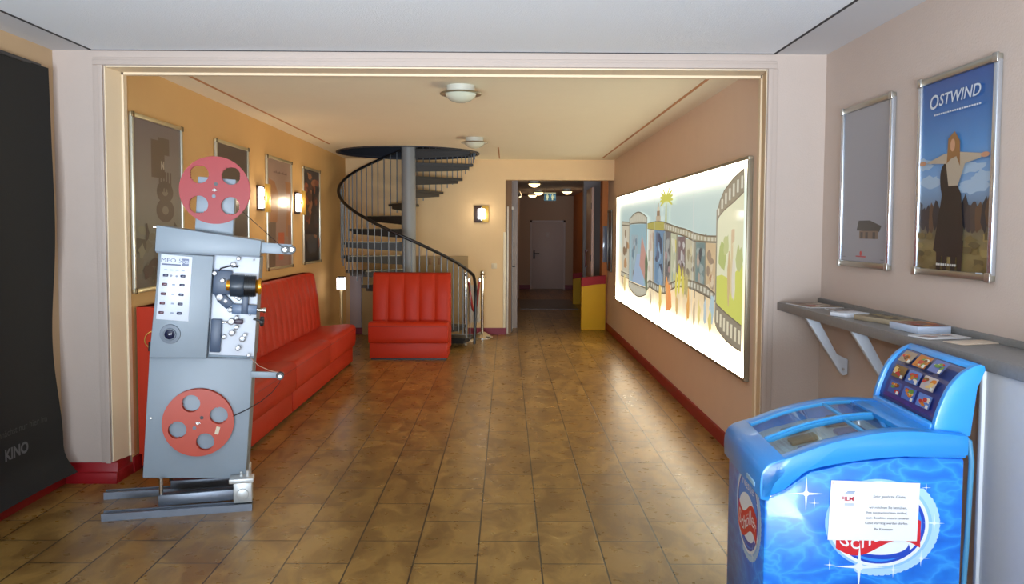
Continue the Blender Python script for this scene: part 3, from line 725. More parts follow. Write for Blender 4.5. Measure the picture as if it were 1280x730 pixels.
# loose ice cream packs that show through the glass
pk = [(.20, .12, rgb(70, 110, 180)), (.20, .24, rgb(150, 120, 90)), (.36, .11, rgb(120, 70, 110)), (.36, .23, rgb(60, 90, 150)), (.36, .36, rgb(70, 60, 60)), (.21, .37, rgb(120, 130, 140)), (.395, .42, rgb(90, 60, 50))]
cM = Matrix.Translation(FZ) @ Matrix.Rotation(FZR, 4, 'Z')
for i, (x, y, c_) in enumerate(pk):
    z = lerp_curve([(.06, .735), (.15, .772), (.29, .81), (.47, .835)], x)
    sl = math.atan2(.038, .14) if x < .29 else math.atan2(.025, .18)
    bm = BM(); box(bm, -.05, .05, -.03, .03, .001, .018, .006)
    o = obj('ice_cream_pack', bm, mat('pack_paper_%d' % i, c_, .35)); o.matrix_world = cM @ Matrix.Translation((x, y, z+.002)) @ Matrix.Rotation(-sl, 4, 'Y')
    tag(o, 'ice cream pack lying in the blue freezer under its glass lid', 'ice cream', 'ice cream packs in the freezer')

# notice taped on the side of the freezer
def notice():
    M4 = cM @ Matrix.Translation((0, -.0075, 0))
    cs = [(.210, .517), (.503, .519), (.508, .716), (.217, .720)]
    bm = BM()
    prism(bm, cs, -.0006, .0004, 'xz')
    o = obj('paper_notice', bm, mat('white_paper', rgb(238, 240, 242), .6)); o.matrix_world = M4
    tag(o, 'white printed paper notice taped to the side of the blue freezer', 'notice')
    ik = Ink(lambda s, t, h: Vector((s, -.0009-h, t)), .0002)
    tx = rgb(70, 70, 90); b = (.217, .517)
    def tl(body, s, t, size): ik.text(body, s, t, size, tx)
    ik.text('FILM', .272, .658, .020, rgb(186, 34, 60), sx=1.05, bold=.0005)
    for k in range(3): ik.rect(.260+.005*k, .674+.004*k, .292+.002*k, .677+.004*k, rgb(140, 160, 190))
    ik.rect(.262, .636, .292, .644, rgb(190, 200, 214))
    ik.text('Sehr geehrte Gäste,', .408, .668, .0135, tx, shear=.3)
    for k, ln_ in enumerate(('wir möchten Sie bemühen,', 'Ihre ausgewünschten Artikel,', 'zum Bezahlen stets in unserer', 'Kasse vorrätig werden dürfen.')): tl(ln_, .405-.004*(k % 2), .631-.0175*k, .0115)
    tl('Ihr Kinoteam', .392, .558, .0115)
    ik.rect(.219, .708, .228, .716, rgb(236, 206, 196))
    ik.build('notice_print', print_mat('notice_ink', .6), o, (0, -1, 0))
notice()

# ------------------------------------------------------------------ shelf, brackets, cabinet
def shelf():
    root = thing('wall_shelf', 'long dark grey laminate shelf along the right wall on white brackets', 'shelf', (1.64, 4.92, 1.075))
    lam = mat('grey_laminate', rgb(128, 127, 126), .45, var=.18, vscale=60)
    bm = BM(); box(bm, 0, .262, -4.4, 0, 0, .048, .003); obj('board', bm, lam, root)
    bm = BM(); box(bm, .245, .264, -4.4, 0, .048, .075, .002); obj('upstand', bm, lam, root)
    wb = mat('bracket_white', rgb(206, 214, 226), .4)
    for y in (-.42, -1.02):
        bm = BM(); prism(bm, [(.02, 0), (.085, 0), (.20, -.205), (.262, -.235), (.262, -.32), (.235, -.325), (.215, -.30)], y, y+.03, 'xz', bev=.003)
        br = obj('bracket', bm, wb, root)
        bm = BM(); cyl(bm, (.236, y-.003, -.29), (.236, y+.001, -.29), .008); obj('screw', bm, M_alu, br)
shelf()
def cabinet():
    root = thing('counter_cabinet', 'tall white panelled counter base under the right end of the grey shelf', 'cabinet', (1.655, 2.80, 0))
    bm = BM(); box(bm, 0, .25, -2.2, -.02, .0, 1.073); obj('front_panel', bm, mat('cabinet_white', rgb(206, 206, 206), .5, var=.03, vscale=30), root)
    bm = BM(); box(bm, -.012, .25, -.02, .0, .0, 1.073, .003); obj('edge_strip', bm, mat('cabinet_edge', rgb(226, 228, 230), .4), root)
    bm = BM(); box(bm, .012, .25, 0.0, .012, 0, 1.073); obj('end_panel', bm, mat('cabinet_dark_end', rgb(44, 46, 54), .5), root)
cabinet()
ZS = 1.1232
def sheet(name, label, cat, x, y, w, d, h, rz, m, z=ZS, group=None, cover=None):
    bm = BM(); box(bm, -w/2, w/2, -d/2, d/2, 0, h, min(.002, h*.3)); o = obj(name, bm, m); o.location = (x, y, z+.0006); o.rotation_euler = (0, 0, R(rz))
    tag(o, label, cat, group)
    ik = Ink(lambda s, t, k: Vector((s, t, h+.0004+k)), .0003)
    if cover:
        cover(ik, w, d); ik.build('cover_print', SHEETINK, o, (0, 0, 1))
    return o
SHEETINK = print_mat('cover_ink', .4)
pw = mat('leaflet_white', rgb(226, 228, 232), .5); pc = mat('leaflet_cream', rgb(214, 196, 176), .5); pb = mat('booklet_beige', rgb(172, 158, 134), .55)
def collage(seed, cols):
    def f(ik, w, d):
        rg = random.Random(seed); ik.rect(-w*.48, -d*.48, w*.48, d*.48, cols[0])
        for _ in range(9):
            x, y = rg.uniform(-.38, .38)*w, rg.uniform(-.4, .4)*d; ik.blob(x, y, w*.12, d*.10, rg.choice(cols[1:]), rng=rg)
    return f
sheet('magazine', 'flat colourful magazine at the far corner end of the grey shelf', 'magazine', 1.77, 4.66, .21, .29, .005, 8, pw, cover=collage(4, [rgb(150, 130, 112), rgb(190, 60, 50), rgb(200, 150, 110), rgb(120, 100, 90), rgb(222, 214, 200)]))
sheet('magazine', 'pale grey magazine pushed against the wall behind the colourful one', 'magazine', 1.815, 4.36, .14, .22, .004, -4, pw, cover=collage(8, [rgb(150, 150, 152), rgb(196, 190, 190), rgb(110, 104, 104)]))
sheet('leaflet_stack', 'small white leaflet stack between the colourful magazine and the beige booklet', 'leaflets', 1.735, 4.10, .15, .11, .020, 20, mat('leaflet_edges', rgb(220, 226, 236), .5))
sheet('booklet', 'beige booklet lying with a dark slot, left of the thick book', 'booklet', 1.80, 3.86, .15, .25, .022, 14, pb, cover=collage(11, [rgb(140, 128, 104), rgb(60, 54, 48), rgb(178, 160, 100), rgb(110, 100, 84)]))
sheet('book', 'thick pale blue edged book with an orange and red cover', 'book', 1.785, 3.50, .15, .21, .030, 6, mat('book_edge', rgb(190, 204, 226), .5), cover=collage(15, [rgb(150, 104, 84), rgb(176, 54, 46), rgb(206, 140, 80), rgb(110, 90, 90)]))
sheet('leaflet', 'white leaflet in front of the thick book on the grey shelf', 'leaflet', 1.755, 3.28, .20, .12, .006, 12, pw, cover=collage(19, [rgb(214, 214, 216), rgb(190, 150, 140), rgb(226, 226, 226)]))
sheet('leaflet', 'cream leaflet nearest the camera on the grey shelf', 'leaflet', 1.80, 3.12, .19, .10, .004, 16, pc)
# ------------------------------------------------------------------ red benches (local: x along the bench, -y towards the sitter)
M_red = mat('red_leatherette', rgb(186, 48, 18), .5, spec=.3, bump=.04, bscale=220, var=.05)
M_redseam = mat('red_seam', rgb(140, 26, 18), .5)
def bench(name, label, W, n, loc, rz, hb=1.03, D=.612):
    root = thing(name, label, 'sofa', loc, rz)
    cw = W/n
    # backrest: upright channels leaning back
    def back_sec(off): # outline in yz, y=0 rear wall side, front negative
        return [(0, .10), (-.20-off, .10), (-.20-off, .44), (-.175-off, .75), (-.13-off, hb-.03), (-.115-off*.5, hb-.008), (-.08, hb), (0, hb)]
    bm = BM()
    prism(bm, back_sec(-.008), 0.006, W-.006, 'yz', bev=.004)
    bk = obj('backrest', bm, M_red, root)
    for i in range(n):
        bm = BM(); b = bmesh.new(); m = 8; st = []
        for j in range(m+1):
            x = cw*(i+j/m); bul = .016*math.sin(PI*j/m)**.6 if 0 < j < m else -.004
            x = min(max(x, .002), W-.002)
            st.append([b.verts.new((x, p[0], p[1])) for p in back_sec(bul)])
        for a, c in zip(st, st[1:]):
            q = len(a)
            for k in range(q): b.faces.new((a[k], a[(k+1) % q], c[(k+1) % q], c[k]))
        b.faces.new(st[0]); b.faces.new(st[-1][::-1]); bmesh.ops.recalc_face_normals(b, faces=b.faces[:])
        _merge(bm, b, 0, None, True); obj('back_channel', bm, M_red, bk, auto=50)
    ns = max(1, round(W/1.35)); sw = W/ns
    for i in range(ns):
        bm = BM(); prism(bm, [(-.17, .20), (-D+.012, .20), (-D, .26), (-D, .415), (-D+.022, .448), (-D+.11, .455), (-.17, .425)], sw*i+.002, sw*(i+1)-.002, 'yz', bev=.016)
        st_ = obj('seat', bm, M_red, root)
        bm = BM(); tube(bm, [(sw*i+.01, -D+.003, .40), (sw*(i+1)-.01, -D+.003, .40)], .004); obj('piping', bm, M_redseam, st_)
    bm = BM(); box(bm, .012, W-.012, -D+.037, -.01, .02, .21, .006); obj('plinth', bm, M_red, root)
    bm = BM(); box(bm, .03, W-.03, -D+.06, -.03, 0, .022); obj('foot_rail', bm, M_black, root)
    return root
# along the left wall: local x -> world -Y?  rotate so that -y faces +X
bench('red_bench', 'long red channel-backed leatherette bench along the ochre wall, its far section', 2.68, 14, (XL+.012, 6.775, 0), R(90), 1.05)
bench('red_bench', 'near section of the red wall bench, partly hidden behind the film projector', 1.57, 8, (XL+.012, 5.20, 0), R(90), 1.05)
bench('red_armless_sofa', 'single red armless sofa standing in front of the spiral staircase', .955, 5, (-1.64, 10.17, 0), 0, 1.02, .54)

# ------------------------------------------------------------------ illuminated film wall
def lightbox():
    y0, y1, z0, z1 = 5.284, 11.53, .590, 2.011
    root = thing('light_box', 'long illuminated light box with a winding film strip collage on the right wall', 'light box', (XR, (y0+y1)/2, z0))
    yc = (y0+y1)/2
    fr = mat('light_box_frame', rgb(150, 140, 120), .4, metal=.5)
    def bar(name, a, b_, c, d):
        bm = BM(); box(bm, -.034, .0, a-yc, b_-yc, c-z0, d-z0, .003); obj(name, bm, fr, root)
    t = .022
    bar('frame_bar', y0-t, y1+t, z1, z1+t); bar('frame_bar', y0-t, y1+t, z0-t, z0); bar('frame_bar', y0-t, y0, z0, z1); bar('frame_bar', y1, y1+t, z0, z1)
    bm = BM(); box(bm, -.030, -.001, y0-yc, y1-yc, 0, z1-z0); obj('diffuser', bm, M_white, root)
    ik = Ink(lambda s, t_, h: Vector((-.0315-h, s-yc, t_-z0)), .00012)
    # colours in light units: the tubes along the rim burn out the print
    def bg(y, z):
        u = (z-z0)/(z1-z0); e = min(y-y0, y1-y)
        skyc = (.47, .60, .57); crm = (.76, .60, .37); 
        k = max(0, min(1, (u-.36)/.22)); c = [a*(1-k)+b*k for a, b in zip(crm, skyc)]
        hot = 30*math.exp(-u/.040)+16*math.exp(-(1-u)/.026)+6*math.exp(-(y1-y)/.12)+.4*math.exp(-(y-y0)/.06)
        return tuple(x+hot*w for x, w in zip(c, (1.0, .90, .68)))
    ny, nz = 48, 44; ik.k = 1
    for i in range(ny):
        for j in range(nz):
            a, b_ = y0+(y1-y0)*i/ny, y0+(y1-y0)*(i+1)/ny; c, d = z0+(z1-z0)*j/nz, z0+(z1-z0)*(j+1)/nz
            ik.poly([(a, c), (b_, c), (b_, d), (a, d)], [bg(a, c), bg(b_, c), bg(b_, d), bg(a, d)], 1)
    grey = (.30, .27, .20); pale = (.62, .58, .44); line = (.16, .13, .09)
    def strip(top, bot, col, holes=None, line_w=.012, gap=.11, hole=(.70, .68, .55)):
        ik.band(top, bot, col)
        ik.band(top, [(p[0], p[1]-line_w) for p in top], line); ik.band([(p[0], p[1]+line_w) for p in bot], bot, line)
        if holes:
            a, b_ = bot[0][0], bot[-1][0]; n = int(abs(b_-a)/gap); ik.k += 1
            T = sorted(top); B = sorted(bot)
            for k in range(n):
                y = min(a, b_)+(k+.5)*abs(b_-a)/n; zt_, zb = lerp_curve(T, y), lerp_curve(B, y); m = (zt_-zb)
                ik.poly([(y-gap*.28, zb+m*.25), (y+gap*.28, zb+m*.25), (y+gap*.28, zt_-m*.25), (y-gap*.28, zt_-m*.25)], hole, ik.k)
    rg = random.Random(5)
    def picture(a, b_, zb, zt_, base, cols, n=8):
        ik.rect(min(a, b_), zb, max(a, b_), zt_, base); w = abs(b_-a)
        for _ in range(n):
            ik.blob((a+b_)/2+rg.uniform(-.3, .3)*w, zb+(zt_-zb)*rg.uniform(.12, .85), w*rg.uniform(.08, .2), (zt_-zb)*rg.uniform(.05, .16), rg.choice(cols), 9, .3, rg)
    # ribbon of pictures (right in y = nearer the camera = smaller y)
    picture(10.95, 10.26, .98, 1.63, (.72, .66, .50), [(.60, .34, .16), (.30, .20, .12), (.80, .74, .60)])
    picture(8.95, 8.56, 1.0, 1.60, (.74, .66, .52), [(.66, .50, .40), (.78, .74, .66), (.40, .34, .26)])
    picture(8.56, 8.0, .99, 1.57, (.16, .30, .46), [(.06, .08, .14), (.30, .46, .62), (.10, .14, .24)], 9)
    picture(7.98, 7.68, 1.0, 1.55, (.18, .17, .17), [(.50, .30, .30), (.40, .42, .40), (.08, .08, .08)])
    picture(7.68, 7.38, 1.03, 1.53, (.60, .62, .42), [(.74, .64, .16), (.40, .50, .40), (.80, .78, .60)])
    picture(7.38, 7.02, 1.05, 1.50, (.22, .15, .16), [(.62, .60, .58), (.10, .06, .08), (.46, .42, .42)], 12)
    picture(7.02, 6.66, 1.07, 1.48, (.60, .56, .40), [(.40, .34, .20), (.74, .66, .40), (.26, .22, .16)])
    picture(6.66, 6.31, 1.06, 1.46, (.16, .26, .26), [(.06, .08, .10), (.34, .42, .40), (.50, .40, .32)])
    picture(6.31, 5.95, 1.05, 1.46, (.70, .52, .30), [(.80, .66, .46), (.50, .26, .14), (.36, .26, .18)], 10)
    for y in (8.56, 7.99, 7.68, 7.38, 7.02, 6.66, 6.31): ik.rect(y-.022, 1.0, y+.022, 1.53, grey)
    # ribbon edges
    strip([(10.95, 1.675), (10.26, 1.661)], [(10.95, 1.62), (10.26, 1.607)], pale)
    strip([(10.95, 1.012), (10.2, 1.004)], [(10.95, .944), (10.2, .939)], pale)
    top = [(8.93, 1.632), (8.6, 1.645), (8.34, 1.654), (7.98, 1.640), (7.57, 1.606), (7.3, 1.585), (7.06, 1.573), (6.71, 1.540), (6.29, 1.517), (5.94, 1.517)]
    bot = [(8.93, 1.570), (8.6, 1.560), (8.34, 1.553), (7.98, 1.550), (7.57, 1.528), (7.3, 1.512), (7.06, 1.499), (6.71, 1.462), (6.29, 1.460), (5.94, 1.462)]
    strip(top, bot, (.42, .38, .24), True)
    ik.band([(8.93, 1.628), (8.34, 1.648), (7.98, 1.633)], [(8.93, 1.574), (8.34, 1.558), (7.98, 1.555)], (.52, .46, .10))
    top = [(8.9, .995), (8.74, 1.025), (8.29, 1.003), (7.93, 1.016), (7.42, 1.10), (7.05, 1.14), (6.68, 1.142), (6.26, 1.131), (5.93, 1.085)]
    bot = [(8.9, .90), (8.74, .943), (8.29, .92), (7.93, .931), (7.42, 1.03), (7.05, 1.065), (6.68, 1.064), (6.26, 1.046), (5.93, 1.02)]
    strip(top, bot, grey, True)
    # rolled cylinder of film
    arc = lambda z, d, n=14: [(10.22-(10.22-8.95)*k/n, z+d*math.sin(PI*k/n)) for k in range(n+1)]
    ik.band(arc(1.625, .0), arc(.93, -.0), (.36, .56, .62))
    picture(10.05, 9.55, .95, 1.5, (.40, .52, .56), [(.28, .26, .26), (.46, .60, .66), (.20, .30, .36)], 7)
    ik.poly([(9.95, .93), (9.10, .93), (9.30, 1.28), (9.62, 1.28)], (.42, .56, .74)); ik.poly([(9.42, 1.15), (9.05, 1.0), (9.0, 1.30), (9.28, 1.50)], (.66, .36, .30))
    strip(arc(1.700, .072), arc(1.625, .006), pale, True, gap=.09); strip(arc(.925, -.004), arc(.845, -.068), pale, True, gap=.09)
    for y in (10.22, 8.95): ik.rect(y-.018, .86, y+.018, 1.70, grey)
    # big unrolled end of the film
    bt = [(5.96, 1.46), (5.94, 1.66), (5.89, 1.70), (5.76, 1.76), (5.54, 1.82), (5.29, 1.87)]
    ik.band([(5.96, 1.60), (5.88, 1.66), (5.76, 1.70), (5.53, 1.745), (5.29, 1.80)], [(5.96, 1.02), (5.88, 1.0), (5.67, .98), (5.48, .955), (5.29, .935)], (.86, .88, .62))
    ik.band([(5.96, 1.22), (5.80, 1.24), (5.60, 1.22), (5.45, 1.28), (5.29, 1.33)], [(5.96, 1.02), (5.88, 1.0), (5.67, .98), (5.48, .955), (5.29, .935)], (.72, .76, .14))
    for (y, z, a, b_, c) in ((5.80, 1.36, .10, .10, (.50, .60, .20)), (5.70, 1.45, .07, .08, (.60, .66, .30)), (5.38, 1.36, .08, .09, (.56, .62, .26)), (5.55, 1.30, .035, .20, (.80, .66, .40)), (5.62, 1.22, .04, .16, (.70, .52, .26)), (5.50, 1.22, .04, .15, (.84, .80, .66)), (5.53, 1.52, .05, .05, (.74, .56, .36))): ik.blob(y, z, a, b_, c, 14, .25, rg)
    strip([(5.97, 1.68), (5.9, 1.764), (5.78, 1.838), (5.54, 1.913), (5.29, 1.962)], [(5.97, 1.61), (5.89, 1.655), (5.76, 1.695), (5.53, 1.742), (5.29, 1.80)], grey, True, gap=.085, hole=(.74, .74, .62), line_w=.01)
    strip([(5.95, 1.03), (5.9, 1.017), (5.67, .982), (5.48, .959), (5.29, .937)], [(5.95, .86), (5.89, .833), (5.66, .783), (5.46, .766), (5.29, .761)], grey, True, gap=.085, hole=(.86, .80, .58), line_w=.01)
    ik.band([(5.975, 1.70), (5.94, 1.72)], [(5.975, .88), (5.94, .86)], grey)
    # palm, little tower, meadow plants and flame-like shapes in the foreground
    ik.poly([(7.91, 1.63), (7.83, 1.63), (7.85, 1.86), (7.89, 1.86)], (.62, .62, .22))
    for k in range(11):
        a = -.5+(PI+1)*k/10; ik.ell(7.87+.16*math.cos(a), 1.855+.050*math.sin(a), .17, .016, (.72, .72, .10), 12, math.atan2(.05*math.sin(a)-.008, .16*math.cos(a)))
    ik.rect(8.14, 1.65, 8.38, 1.70, (.62, .50, .34)); ik.rect(8.18, 1.70, 8.34, 1.75, (.36, .22, .12)); ik.rect(8.20, 1.75, 8.32, 1.79, (.80, .70, .50)); ik.rect(8.24, 1.79, 8.28, 1.83, (.50, .40, .24))
    ik.blob(8.92, 1.10, .09, .22, (.16, .22, .12), 14, .25, rg)
    for (y, z, a, b_, c) in ((7.68, .92, .16, .15, (1.1, .40, .12)), (7.76, 1.0, .07, .10, (1.1, .46, .14)), (8.10, .87, .07, .13, (1.1, .80, .20)), (10.55, .86, .10, .10, (1.0, .80, .34)), (10.75, .88, .06, .08, (.60, .46, .30)),
                             (7.22, 1.12, .07, .11, (.90, .78, .10)), (7.05, 1.10, .06, .11, (.84, .72, .12)), (7.34, 1.06, .05, .10, (.92, .80, .14)), (6.92, 1.08, .06, .10, (.60, .50, .20)), (6.84, .92, .06, .13, (1.0, .50, .12)), (7.30, .88, .05, .10, (.90, .60, .24)), (6.45, .90, .05, .09, (1.0, .82, .30)),
                             (6.25, .92, .05, .10, (.60, .72, .74)), (6.05, .97, .06, .10, (.50, .70, .78)), (6.1, .88, .05, .08, (.90, .76, .24)), (6.62, .88, .05, .09, (.80, .64, .40)), (8.62, .84, .04, .08, (.74, .60, .40))): ik.blob(y, z, a, b_, c, 13, .35, rg)
    for y in (8.45, 10.13, 6.70): ik.rect(y-.006, z0+.02, y+.006, z1-.02, (.80, .84, .80))
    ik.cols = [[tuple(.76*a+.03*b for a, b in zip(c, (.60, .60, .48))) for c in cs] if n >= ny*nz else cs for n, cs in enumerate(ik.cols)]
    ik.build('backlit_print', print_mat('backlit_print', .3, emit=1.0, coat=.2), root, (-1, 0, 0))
lightbox()

# ------------------------------------------------------------------ framed posters
def poster(name, label, plane_x, sgn, ya, yb, z0, z1, prof, mframe, art, wall_gap=.0, prm=None, corner=None):
    """sgn +1: hangs on a wall at x=plane_x facing +x; s runs left to right as seen from the room"""
    yc = (ya+yb)/2; w = abs(yb-ya); h = z1-z0
    root = thing(name, label, 'poster', (plane_x, yc, z0))
    X = lambda d: sgn*d
    def S(s): return (s-w/2)*sgn       # facing +x: right hand side is +y
    bm = BM(); box(bm, X(.002), X(.012), -w/2+.01, w/2-.01, .01, h-.01); obj('back_panel', bm, M_white, root)
    for (a, b_, c, d) in ((0, w, 0, prof), (0, w, h-prof, h)):
        bm = BM(); box(bm, X(.001), X(.026), S(a), S(b_), c, d, .006); obj('frame_rail', bm, mframe[1], root)
    for (a, b_) in ((0, prof), (w-prof, w)):
        bm = BM(); box(bm, X(.001), X(.024), S(a), S(b_), prof*.6, h-prof*.6, .006); obj('frame_rail', bm, mframe[0], root)
    if corner:
        for s in (prof*.5, w-prof*.5):
            for z in (prof*.5, h-prof*.5):
                bm = BM(); box(bm, X(.02), X(.030), S(s)-prof*.62, S(s)+prof*.62, z-prof*.62, z+prof*.62, .003); obj('corner_cap', bm, corner, root)
    ik = Ink(lambda s, t, k: Vector((X(.0135+k), S(max(.012, min(w-.012, s))), max(.012, min(h-.012, t)))), .00012)
    art(ik, w, h); ik.build('printed_sheet', prm, root, (sgn, 0, 0))
    return root
pm = print_mat('poster_sheet', .32, coat=.15)
rgp = random.Random(21)
def art_brown(ik, w, h):
    ik.vgrad(0, 0, w, h, [(0, rgb(98, 90, 78)), (.3, rgb(128, 124, 106)), (.55, rgb(134, 124, 112)), (1, rgb(112, 100, 100))])
    br = rgb(96, 78, 62)
    ik.rect(w*.36, h*.66, w*.62, h*.88, br); ik.rect(w*.50, h*.80, w*.72, h*.90, br); ik.text('N', w*.58, h*.735, h*.06, rgb(170, 158, 140), bold=.004, rot=0)
    for (x, y, r) in ((.62, .58, .12), (.62, .47, .13)): ik.ell(w*x, h*y, w*r*1.4, h*r*.55, br); ik.ell(w*x, h*y, w*r*.5, h*r*.2, rgb(128, 116, 98))
    for k in range(5): ik.rect(w*(.50+.055*k), h*.58, w*(.53+.055*k), h*.70, br)
    for _ in range(30): ik.blob(rgp.uniform(.1, .9)*w, rgp.uniform(.04, .36)*h, w*rgp.uniform(.03, .12), h*rgp.uniform(.02, .05), rgp.choice([rgb(90, 80, 62), rgb(116, 108, 88), rgb(136, 130, 104), rgb(80, 66, 52)]), 9, .4, rgp)
def art_dark(ik, w, h):
    ik.vgrad(0, 0, w, h, [(0, rgb(58, 46, 38)), (1, rgb(92, 76, 66))])
def art_hands(ik, w, h):
    ik.vgrad(0, 0, w, h, [(0, rgb(160, 124, 108)), (.6, rgb(176, 144, 126)), (1, rgb(168, 140, 124))])
    sk = rgb(176, 120, 74); dk = rgb(112, 88, 70)
    ik.poly([(w*.02, 0), (w*.30, 0), (w*.34, h*.42), (w*.20, h*.44), (w*.02, h*.40)], dk)
    ik.poly([(w*.10, h*.42), (w*.38, h*.42), (w*.46, h*.66), (w*.30, h*.78), (w*.08, h*.80)], sk)
    ik.poly([(w*.72, h*.30), (w*.92, h*.28), (w, h*.50), (w*.98, h*.80), (w*.72, h*.80), (w*.80, h*.60)], sk)
    ik.poly([(w*.84, 0), (w*.98, 0), (w*.98, h*.40), (w*.82, h*.40)], rgb(150, 110, 90))
    ik.rect(w*.42, h*.20, w*.66, h*.33, rgb(196, 96, 54)); ik.rect(w*.44, h*.08, w*.62, h*.14, rgb(186, 108, 84))
    for k in range(12): ik.rect(w*(.26+.045*k), h*.860, w*(.29+.045*k), h*(.868+.006*(k % 3)), rgb(110, 80, 76))
def art_fire(ik, w, h):
    ik.vgrad(0, 0, w, h, [(0, rgb(36, 32, 34)), (.5, rgb(66, 46, 40)), (1, rgb(56, 48, 50))])
    for _ in range(46): ik.blob(rgp.uniform(.08, .95)*w, rgp.uniform(.2, .92)*h, w*rgp.uniform(.05, .16), h*rgp.uniform(.02, .06), rgp.choice([rgb(150, 76, 40), rgb(96, 56, 44), rgb(60, 50, 56), rgb(170, 110, 70), rgb(44, 36, 40), rgb(84, 70, 66)]), 9, .4, rgp)
    ik.blob(w*.5, h*.20, w*.30, h*.10, rgb(66, 66, 72), 12, .2, rgp)
GF = (mat('frame_pale_edge', rgb(206, 204, 186), .3, metal=.6), M_goldalu)
cc = mat('corner_bronze', rgb(110, 90, 56), .4, metal=.5)
for nm, lab, a, b_, art in (
    ('framed_poster', 'large framed greyish brown film poster on the ochre wall nearest the white pillar', 5.085, 5.93, art_brown),
    ('framed_poster', 'framed dark brown poster on the ochre wall half hidden by the top projector reel', 6.66, 7.50, art_dark),
    ('framed_poster', 'framed pale pinkish poster of two raised arms between the two gold wall lights', 8.06, 9.0, art_hands),
    ('framed_poster', 'framed dark poster with fiery orange patches, farthest on the ochre wall', 9.50, 10.35, art_fire)):
    if a < 5.16: a, b_ = 5.17, 5.98
    poster(nm, lab, XL, 1, a, b_, 1.137, 2.281, .028, GF, art, prm=pm, corner=cc)
AF = (mat('frame_bright_alu', rgb(206, 212, 220), .25, metal=.85), mat('frame_dull_alu', rgb(168, 164, 152), .32, metal=.8))
def art_grey(ik, w, h):
    ik.rect(0, 0, w, h, rgb(150, 150, 156))
    ik.poly([(w*.36, h*.225), (w*.80, h*.215), (w*.84, h*.25), (w*.62, h*.285), (w*.40, h*.285)], rgb(64, 62, 56)); ik.rect(w*.42, h*.175, w*.78, h*.222, rgb(120, 100, 80))
    for x in (.44, .54, .68): ik.rect(w*x, h*.175, w*(x+.05), h*.215, rgb(70, 62, 56))
    ik.ell(w*.46, h*.085, w*.022, w*.022, rgb(196, 48, 44)); ik.rect(w*.36, h*.062, w*.56, h*.070, rgb(176, 60, 60))
    ik.rect(w*.08, h*.058, w*.14, h*.062, rgb(110, 110, 112)); ik.rect(w*.84, h*.052, w*.90, h*.056, rgb(110, 110, 112))
def art_rider(ik, w, h):
    ik.vgrad(0, 0, w, h, [(0, rgb(112, 98, 62)), (.14, rgb(138, 122, 80)), (.26, rgb(96, 92, 84)), (.36, rgb(112, 136, 160)), (.46, rgb(124, 160, 200)), (.62, rgb(84, 140, 196)), (.80, rgb(46, 104, 168)), (1, rgb(24, 70, 140))])
    rg = random.Random(9); cl = rgb(160, 184, 206)
    for (x, y, a, b_) in ((.75, .43, .2, .035), (.85, .47, .14, .03), (.2, .47, .15, .03), (.10, .56, .12, .03), (.66, .52, .2, .03)): ik.blob(w*x, h*y, w*a, h*b_, cl, 18, .3, rg)
    for k in range(16): ik.blob(w*(.05+.06*k), h*(.30+rg.uniform(-.02, .03)), w*.05, h*.07, rg.choice([rgb(58, 54, 58), rgb(70, 62, 60), rgb(92, 70, 54), rgb(46, 46, 52)]), 10, .3, rg)
    for k in range(30): ik.blob(w*rg.uniform(0, 1), h*rg.uniform(.02, .2), w*.06, h*.018, rg.choice([rgb(150, 132, 84), rgb(116, 100, 62), rgb(96, 84, 56)]), 8, .4, rg)
    dk = rgb(38, 33, 34)
    ik.poly([(w*.34, h*.30), (w*.28, h*.13), (w*.40, h*.10), (w*.64, h*.10), (w*.66, h*.22), (w*.62, h*.40), (w*.50, h*.50), (w*.40, h*.46)], dk)
    for (x, q) in ((.33, .0), (.41, -.03), (.52, -.02), (.60, .0)): ik.poly([(w*x, h*.02), (w*(x+.05), h*.02), (w*(x+.07), h*.18), (w*(x-.01), h*.18)], dk)
    ik.ell(w*.42, h*.46, w*.07, h*.09, dk, rot=.2); ik.poly([(w*.38, h*.52), (w*.40, h*.57), (w*.43, h*.53)], dk); ik.poly([(w*.43, h*.53), (w*.46, h*.57), (w*.47, h*.52)], dk)
    ik.poly([(w*.14, h*.565), (w*.40, h*.60), (w*.56, h*.60), (w*.86, h*.575), (w*.84, h*.555), (w*.66, h*.54), (w*.58, h*.44), (w*.46, h*.44), (w*.42, h*.55)], rgb(176, 162, 142))
    ik.ell(w*.10, h*.567, w*.045, h*.012, rgb(190, 140, 110)); ik.ell(w*.89, h*.567, w*.05, h*.012, rgb(190, 140, 110))
    ik.ell(w*.50, h*.64, w*.055, h*.045, rgb(170, 120, 80)); ik.poly([(w*.43, h*.55), (w*.44, h*.67), (w*.52, h*.70), (w*.59, h*.65), (w*.60, h*.53), (w*.55, h*.58), (w*.48, h*.57)], rgb(146, 104, 62)); ik.ell(w*.50, h*.635, w*.03, h*.03, rgb(196, 148, 116))
    lt = rgb(200, 212, 222)
    ik.text('O', w*.225, h*.862, h*.098, lt, shear=.2, sx=1.1, bold=.001); ik.text('STWIND', w*.555, h*.865, h*.078, lt, shear=.2, sx=1.18, bold=.0008)
    for k in range(20): ik.rect(w*(.24+.03*k), h*.796, w*(.262+.03*k), h*.804, lt)
    for k in range(9): ik.rect(w*(.34+.03*k), h*.055, w*(.362+.03*k), h*.066, rgb(206, 206, 200))
    ik.rect(w*.06, h*.03, w*.12, h*.036, lt); ik.rect(w*.84, h*.03, w*.92, h*.036, lt)
poster('framed_poster', 'tall silver framed blue poster titled OSTWIND on the front right wall', XFR, -1, 3.164, 3.775, 1.357, 2.240, .030, AF, art_rider, prm=pm, corner=mat('corner_chrome', rgb(180, 176, 168), .3, metal=.8))
